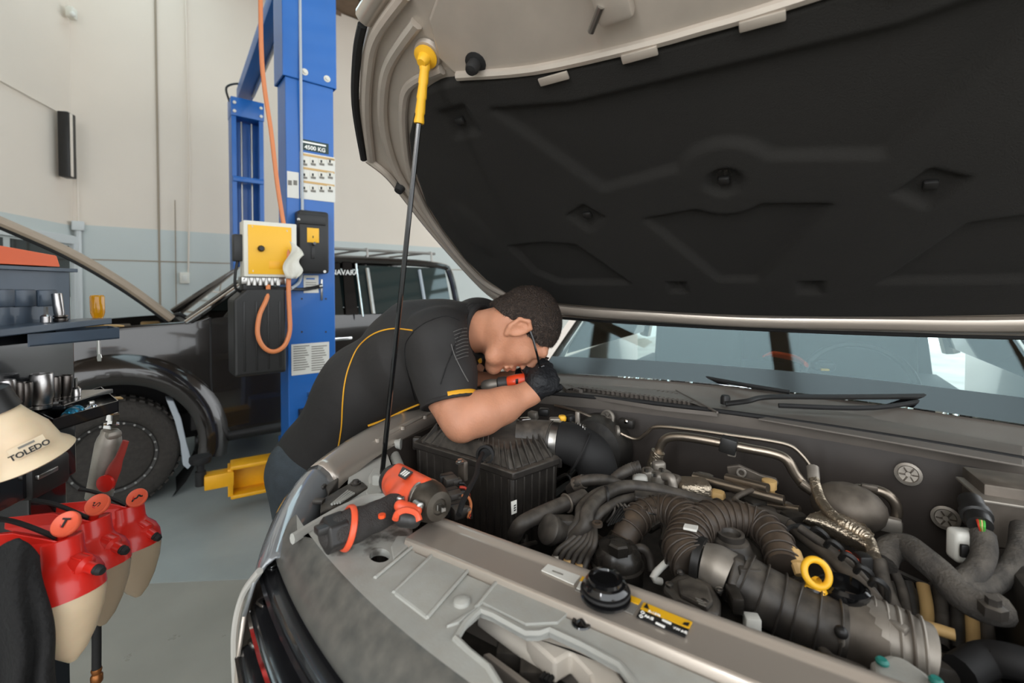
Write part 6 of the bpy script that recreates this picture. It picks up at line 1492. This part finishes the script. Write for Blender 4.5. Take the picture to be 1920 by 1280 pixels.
def cp_(px, py, off=0.0): return P(px, py, pl=(F0+CNr*off, CNr))
def cpanel(name, z0, z1, off, th, near, far, material, bev=.004):
    a = F0-CA*near; b_ = F0+CA*far
    mb = MB(); mb.prism([at(a+CNr*off, z0), at(b_+CNr*off, z0), at(b_+CNr*off, z1), at(a+CNr*off, z1)], -CNr*th); return mb.build(name, material, cart, 0, bevel=bev)
zt_ = cp_(133, 507).z
cpanel('back_panel', 1.385, zt_, 0, .03, .5, 0, 'cart_blue')
cpanel('top_lip', zt_-.004, zt_+.004, .012, .05, .5, .004, 'cart_blue', .001)
cpanel('side_panel', 1.05, 1.385, .004, .03, .5, .002, 'cart_black')
cpanel('column', .06, 1.06, -.015, .06, .10, .0, 'cart_black')
cpanel('column', .06, 1.06, -.015, .06, .5, -.42, 'cart_black')
MB().box(at(F0-CA*.22-CNr*.05, .06), (.6, .5, .08), CM).build('base', 'cart_black', cart, 0, bevel=.01)
for i_, (a_, b_) in enumerate(((-.27, -.22), (-.27, .22), (.23, -.22), (.23, .22))): MB().lathe(at(F0-CA*(.22+a_)-CNr*(.05+b_*.9), .03)-CNr*.015, CNr, [(.02, 0), (.03, .004), (.03, .026), (.02, .03)], 16).build('castor', 'black_rubber', cart)
for k in range(3):
    a = cp_(4+k*42, 556, .001); MB().rbox(a-ZV*.003, (.05, .006, .034), CM, .003).build('pressed_slot', 'cart_blue', cart)
def tray(pts, h, material, floor_dz=0):
    """open tray: floor polygon plus rims"""
    mb = MB(); n_ = len(pts); c = sum(pts, Vector())/n_
    mb.prism(pts, (0, 0, .003))
    t_ = mb.build('tray', material, cart, 0)
    for i in range(n_):
        a, b_ = pts[i], pts[(i+1) % n_]; inn = (c-(a+b_)/2); inn.z = 0; inn.normalize()
        MB().prism([a, b_, b_+ZV*h, a+ZV*h], inn*.003).build('tray_rim', material, t_, 0)
    return t_
A_, B_, C_ = PD(52, 652, .86), PD(224, 633, 1.0), PD(205, 622, 1.05)
zt2 = (A_.z+B_.z)/2
up_tray = [at(A_, zt2), at(B_, zt2), at(C_, zt2), at(cp_(100, 620, .0), zt2)]
tray(up_tray, .024, 'cart_blue')
MB().prism([PD(160, 613, 1.07), PD(233, 612, 1.08), PD(222, 610, 1.14), PD(165, 611, 1.13)], (0, 0, .003)).build('rack_plate', 'label_tan', cart, 0)
zs1 = cp_(100, 604, .032).z; cpanel('shelf', zs1-.014, zs1, .062, .064, .4, .03, 'cart_blue', .002)
A_, B_, C_ = PD(100, 812, .84), PD(223, 770, .98), PD(190, 745, 1.12)
zl = (A_.z+B_.z)/2
tray([at(A_, zl), at(B_, zl), at(C_, zl), at(cp_(60, 790, .0), zl)], .024, 'cart_black')
MB().prism([PD(158, 751, 1.10), PD(231, 748, 1.10), PD(226, 745, 1.16), PD(165, 748, 1.16)], (0, 0, .003)).build('rack_plate', 'label_tan', cart, 0)
zs2 = cp_(100, 756, .032).z; cpanel('shelf', zs2-.010, zs2, .062, .064, .12, .03, 'cart_black', .002)
MB().rbox(cp_(84, 890, .0), (.10, .03, .07), CM, .01).build('holder', 'black_plastic', cart)
MB().rbox(cp_(88, 886, .018), (.05, .008, .01), CM, .002).build('holder_clip', 'steel', cart)
# orange case on top
MB_ = MB(); oc = MB_.prism([at(cp_(115, 505, .01), zt_+.006), at(cp_(-60, 512, .01), zt_+.006), at(cp_(-60, 470, .01), zt_+.045), at(cp_(108, 480, .01), zt_+.030)], -CNr*.16).build('tool_case', 'case_orange', None, 0, bevel=.004); tag(oc, 'flat orange plastic case lying on top of the tool cart', 'case')
# sockets
def socket(px, py0, py1, d, r, material, label, group, tip=None, lean=0.0):
    """standing deep socket between image rows py0 (top) and py1 (foot)"""
    ft = cp_(px, py1, .032); dd_ = (ft-CAM).dot(VH); tp = PD(px+lean, py0, dd_); ax_ = (tp-ft); L_ = ax_.length
    t = thing('socket', label, 'socket', ft, group)
    if tip is None:
        MB().lathe(ft, ax_, [(r*.86, 0), (r*.9, .003), (r*.9, L_*.25), (r, L_*.3), (r, L_-.002), (r*.93, L_), (r*.72, L_), (r*.70, L_*.6), (.001, L_*.6)], 20).build('barrel', material, t)
        MB().torus(ft+ax_.normalized()*L_*.12, ax_, r*.9, .0012, 20, 6).build('groove', 'socket_dark', t)
    else:
        MB().lathe(ft, ax_, [(r, 0), (r, L_*.38), (r*.85, L_*.42), (r*.55, L_*.5)], 18).build('barrel', material, t)
        MB().lathe(ft+ax_*.48, ax_, [(tip, 0), (tip, L_*.47), (tip*.8, L_*.52)], 6).build('bit', 'steel', t, 30)
    return t
socket(86, 575, 604, 1.03, .0085, 'socket_steel', 'small bright bit socket standing on the upper cart shelf', None, tip=.004)
t_ = socket(113, 550, 603, 1.03, .0085, 'socket_steel', 'tall chrome extension with dark foot standing on the upper cart shelf', None, lean=-7)
MB().lathe(cp_(114, 603, .032), ZV, [(.011, 0), (.012, .003), (.012, .007), (.009, .009), (.012, .011), (.011, .014)], 18).build('foot_ring', 'socket_dark', t_)
SG = 'sockets standing on the lower cart shelf'
socket(12, 712, 752, .95, .012, 'socket_steel', 'pale chrome socket partly behind the plastic funnel', SG)
socket(36, 716, 768, .96, .009, 'socket_dark', 'slim dark socket next to the pale chrome socket', SG)
socket(44, 717, 772, .95, .0125, 'socket_dark', 'dark deep socket between the slim socket and the widest socket', SG)
socket(78, 700, 765, .97, .0175, 'socket_steel', 'widest and tallest steel socket on the lower cart shelf', SG)
socket(103, 706, 752, .99, .0095, 'socket_dark', 'narrow dark socket between the widest socket and the leaning one', SG)
socket(121, 703, 748, 1.0, .0105, 'socket_dark', 'leaning dark socket between narrow socket and bit socket', SG, lean=4)
socket(142, 708, 742, 1.03, .009, 'socket_steel', 'bright bit socket at the tray end of the lower shelf', SG, tip=.0035)
# blue impact socket and ratchet in the lower tray
bs = thing('impact_socket', 'blue anodised impact socket lying in the lower cart tray', 'socket', PD(108, 785, .97))
a0, a1 = P(124, 781, z=zl+.0165), P(150, 768, z=zl+.0165)
MB().lathe(a0, a1-a0, [(.008, 0), (.010, .003), (.010, .016), (.0125, .018), (.013, .027), (.0115, .029), (.013, .031), (.013, .042), (.011, .044)], 22).build('barrel', 'teal_steel', bs)
MB().lathe(a0-(a1-a0).normalized()*.008, a1-a0, [(.006, 0), (.007, .002), (.007, .010)], 6).build('drive', 'socket_dark', bs, 30)
ra = thing('ratchet', 'chrome ratchet handle lying along the rim of the lower tray', 'ratchet', PD(130, 795, .92))
a0, a1 = P(112, 789, z=zl+.013), P(172, 765, z=zl+.013)
MB().tube([a0, a0.lerp(a1, .3), a0.lerp(a1, .8), a1], .006, 12, smooth=False, radii=[.0075, .0085, .0055, .0095]).build('handle', 'chrome', ra)
MB().sphere(a1, (.014, .012, .009)).build('head', 'chrome', ra)
MB().rbox(a1+ZV*.009, (.009, .009, .012), None, .001).build('square_drive', 'steel', ra)
# screwdriver hanging through the upper rack
sd = thing('screwdriver', 'screwdriver with amber clear handle hanging through the upper tray', 'screwdriver', PD(186, 680, 1.08))
h0, h1 = PD(184, 610, 1.09), PD(182, 553, 1.09)
hx_ = h1-h0; L_ = hx_.length
mb = MB(); rings = []
for k, (f, r_) in enumerate(((0, .010), (.05, .013), (.16, .0125), (.24, .0095), (.32, .0115), (.42, .0135), (.95, .0138), (.99, .012), (1, .009))):
    ax_ = hx_.normalized(); e1 = UR; e2 = ax_.cross(e1)
    rings.append([h0+hx_*f+(e1*math.cos(2*math.pi*j/24)+e2*math.sin(2*math.pi*j/24))*r_*(1-(.10 if f > .3 and j % 4 == 0 else 0)) for j in range(24)])
mb.skin(rings); mb.build('handle', 'amber_clear', sd, 50)
b0, b1 = h0, PD(186, 677, 1.09)
MB().cyl(b0+ZV*.01, b0.lerp(b1, .8), .0038, n=10).build('shaft', 'steel', sd)
bl = b0.lerp(b1, .8); MB().prism([bl-UR*.0035, bl-UR*.0055+(b1-bl)*.5, b1-UR*.0042, b1+UR*.0042, bl+UR*.0055+(b1-bl)*.5, bl+UR*.0035], VH*.002).build('blade', 'steel', sd, 0)
# funnel
fn = thing('funnel', 'milky plastic funnel with printed name hanging upside down on the cart', 'funnel', PD(55, 880, .86))
fa, fb = PD(-6, 764, .74), PD(54, 862, .77); fx = fb-fa; L_ = fx.length
fo = MB().lathe(fa, fx, [(.020, 0), (.024, .005), (.031, L_*.22), (.041, L_*.42), (.045, L_*.50), (.050, L_*.80), (.060, L_*.92), (.063, L_*.98), (.060, L_), (.054, L_*.96)], 44).build('cone', 'milky_plastic', fn)
MB().lathe(fa-fx.normalized()*.035, fx, [(.02, 0), (.026, .005), (.027, .03), (.029, .04)], 20).build('neck_cap', 'black_plastic', fn)
fd = fx.normalized(); fside = (-VH*.62+UR*.85+ZV*.30); fside = (fside-fd*fside.dot(fd)).normalized()
lab_c = fa+fx*.66+fside*.0490; lr = (fd.cross(fside)); lr = lr if lr.dot(UR) > 0 else -lr
slope = (fd*1.0+fside*.22).normalized()
nl_ = lr.cross(-slope)
if nl_.dot(VH) > 0: nl_ = -nl_
lab_c = lab_c+nl_*.004
fp = MB().prism([lab_c+lr*.022-slope*.010, lab_c-lr*.022-slope*.010, lab_c-lr*.022+slope*.010, lab_c+lr*.022+slope*.010], nl_*.0006).build('print_frame', 'milky_plastic', fn, 0)
text_mesh('TOLEDO', .0125, lab_c+nl_*.0016+slope*.005, lr, -slope, 'ink_black', fp, bold=.0003)
MB().prism([lab_c+nl_*.001+lr*a_-slope*b_ for a_, b_ in ((-.010, .004), (.010, .004), (.010, .0075), (-.010, .0075))], nl_*.0005).build('print_line', 'label_print', fp, 0)
# three red pump bottles
def pump_bottle(kx, ky, cx, cy, nx, ny, d, letter, label, clear):
    t = thing('pump_bottle', label, 'pump bottle', PD(cx, cy+110, d), 'red pump bottles on the cart')
    s = .80/d*d/.80; cc = PD(cx, cy, d); dn = (-ZV*.93+UR*.18-VH*.1).normalized(); upv = -dn
    sc = 1.0
    MB().lathe(cc+upv*.004, dn, [(.026, .006), (.028, 0), (.030, .002), (.030, .03), (.033, .04), (.047, .055), (.053, .07), (.054, .095)], 28, cap=False).build('collar', 'bottle_red', t)
    MB().lathe(cc+upv*.002, dn, [(.027, 0), (.027, .02), (.001, .021)], 24).build('cup_inside', 'bottle_red', t)
    MB().lathe(cc+dn*.085, dn, [(.052, 0), (.0525, .012), (.047, .04), (.034, .075), (.020, .10), (.006, .115)], 28).build('bottle', 'clear_bottle' if clear else 'milky_plastic', t)
    lv = (-UR*.75-VH*.5+ZV*.30).normalized(); sv = (UR*.4-VH*.75+ZV*.35); sv = (sv-lv*sv.dot(lv)).normalized()
    MB().prism([cc+sv*.028+dn*.0, cc+lv*.055+sv*.024+upv*.012, cc+lv*.125+sv*.004+upv*.0, cc+lv*.130-sv*.012+dn*.022, cc+lv*.05+sv*.012+dn*.05, cc+dn*.045+sv*.02], -sv*.006).build('bracket', 'bottle_red', t, 0, bevel=.002)
    MB().prism([cc-sv*.024, cc+lv*.06-sv*.022+upv*.012, cc+lv*.12-sv*.02, cc+lv*.05-sv*.02+dn*.04], -sv*.005).build('bracket', 'bottle_red', t, 0, bevel=.002)
    mb = MB(); mb.tube([cc+lv*.005+upv*.004, cc+lv*.035+upv*.020, cc+lv*.06+upv*.030, cc+lv*.085+upv*.034], .020, 8, flat=.2, up=sv); mb.build('hook_strap', 'black_rubber', t)
    kn_ = PD(kx, ky, d-.01); kv = (kn_-cc).normalized()
    MB().cyl(cc+dn*.005, kn_, .008, n=12).build('plunger', 'bottle_red', t)
    kax = (-VH*.72+ZV*.62+UR*.15).normalized()
    kb = MB().lathe(kn_-kax*.006, kax, [(.012, -.006), (.019, 0), (.0205, .004), (.0205, .009), (.019, .011), (.017, .0095), (.001, .0095)], 28).build('knob', 'bottle_red_pale', t)
    kr = (UR-kax*UR.dot(kax)).normalized()
    ku = kax.cross(kr)
    if isinstance(letter, str): text_mesh(letter, .020, kn_+kax*.0055, kr, ku, 'ink_black', kb, bold=.0005)
    else: MB().tube([kn_+kax*.0042+kr*a_+ku*b_ for a_, b_ in letter[1]], letter[0], 6, flat=.4, up=kr, sub=3).build('pen_mark', 'ink_black', kb)
    n1 = PD(nx+14, ny+6, d-.02); nz = (n1-(cc+dn*.03)).normalized(); n0 = cc+dn*.032+nz*.026; L_ = (n1-n0).length
    nb = MB().lathe(n0, nz, [(.012, 0), (.015, .003), (.016, L_*.42), (.012, L_*.46), (.009, L_*.5), (.0085, L_*.78)], 20).build('nozzle', 'bottle_red', t)
    for k in range(5):
        a = k*math.pi*2/5; e1 = nz.orthogonal().normalized(); e2 = nz.cross(e1); MB().rbox(n0+nz*L_*.22+(e1*math.cos(a)+e2*math.sin(a))*.0158, (.003, .003, L_*.34), Matrix((e1, e2, nz)).transposed(), .001).build('nozzle_rib', 'bottle_red', nb)
    MB().lathe(n0+nz*L_*.76, nz, [(.008, 0), (.0085, L_*.06), (.007, L_*.1), (.0085, L_*.14), (.006, L_*.26)], 14).build('nozzle_tip', 'black_rubber', nb)
pump_bottle(124, 982, 113, 1012, 178, 1062, .78, 'T', 'red pump bottle with letter T on its knob beside the black cloth', False)
pump_bottle(183, 946, 172, 975, 224, 1026, .90, (.0008, [(-.007, .002), (-.004, .003), (-.005, -.002), (-.001, -.003), (.001, .001), (.004, .003), (.006, .001), (.004, -.004)]), 'middle red pump bottle with a faint pen scribble on its knob', True)
pump_bottle(257, 933, 240, 950, 285, 1002, 1.045, (.0018, [(-.004, -.010), (-.003, -.004), (.002, -.001), (.003, .005), (.008, .003), (.012, .004)]), 'red pump bottle with a bold pen mark on its knob below the grease gun', True)
# grease gun
gg = thing('grease_gun', 'grey grease gun with dull red lever hanging on the cart', 'grease gun', PD(190, 930, 1.12))
g0, g1 = PD(208, 806, 1.12), PD(186, 930, 1.12)
MB().tube([g0, g0.lerp(g1, .12), g0.lerp(g1, .2), g1], .02, 20, smooth=False, radii=[.016, .024, .0265, .0275]).build('barrel', 'cast_alu', gg)
MB().lathe(PD(208, 800, 1.12), (g0-g1), [(.017, 0), (.017, .008), (.010, .010), (.010, .018), (.014, .019), (.014, .034), (.009, .037)], 6).build('coupler', 'chrome', gg, 30)
MB().rbox(PD(208, 812, 1.12), (.06, .03, .02), None, .008).build('head', 'cast_alu', gg)
mb = MB(); mb.tube([PD(236, 826, 1.09), PD(225, 855, 1.09), PD(213, 882, 1.09), PD(200, 912, 1.09)], .012, 10, radii=[.007, .009, .015, .017], flat=.45); mb.build('lever', 'lever_red', gg)
MB().lathe(PD(200, 905, 1.08), -VH, [(.02, 0), (.02, .006), (.008, .008), (.001, .008)], 20).build('lever_pivot', 'bottle_red', gg)
# hose hanging down
hs = thing('air_line', 'black rubber air line with brass end hanging beside the cart column', 'hose', PD(181, 1278, .98))
MB().tube([PD(168, 1030, .99), PD(176, 1036, .98), PD(180, 1060, .98), PD(181, 1150, .98), PD(181, 1255, .98)], .0085, 10).build('hose', 'black_rubber', hs)
e0 = PD(181, 1252, .98); MB().lathe(e0, -ZV, [(.009, 0), (.010, .004), (.008, .012), (.011, .016), (.011, .03), (.006, .036)], 12).build('end_fitting', 'brass', hs)
# black cloth over the near end
mb = MB()
def cl(u, v):
    px = -30+u*(105+40*v)+6*math.sin(v*9+u*4); py = 1010+v*330+40*(u-.55)**2*4*(1-v)
    p = PD(px, py, .71-.03*math.sin(math.pi*u)-.015*math.sin(u*14+v*2)*v); return p
mb.grid(cl, 36, 40); co = mb.build('cloth', 'cloth_black', None, 180, solid=.006); tag(co, 'black fleece cloth hanging in front of the red pump bottles', 'cloth')
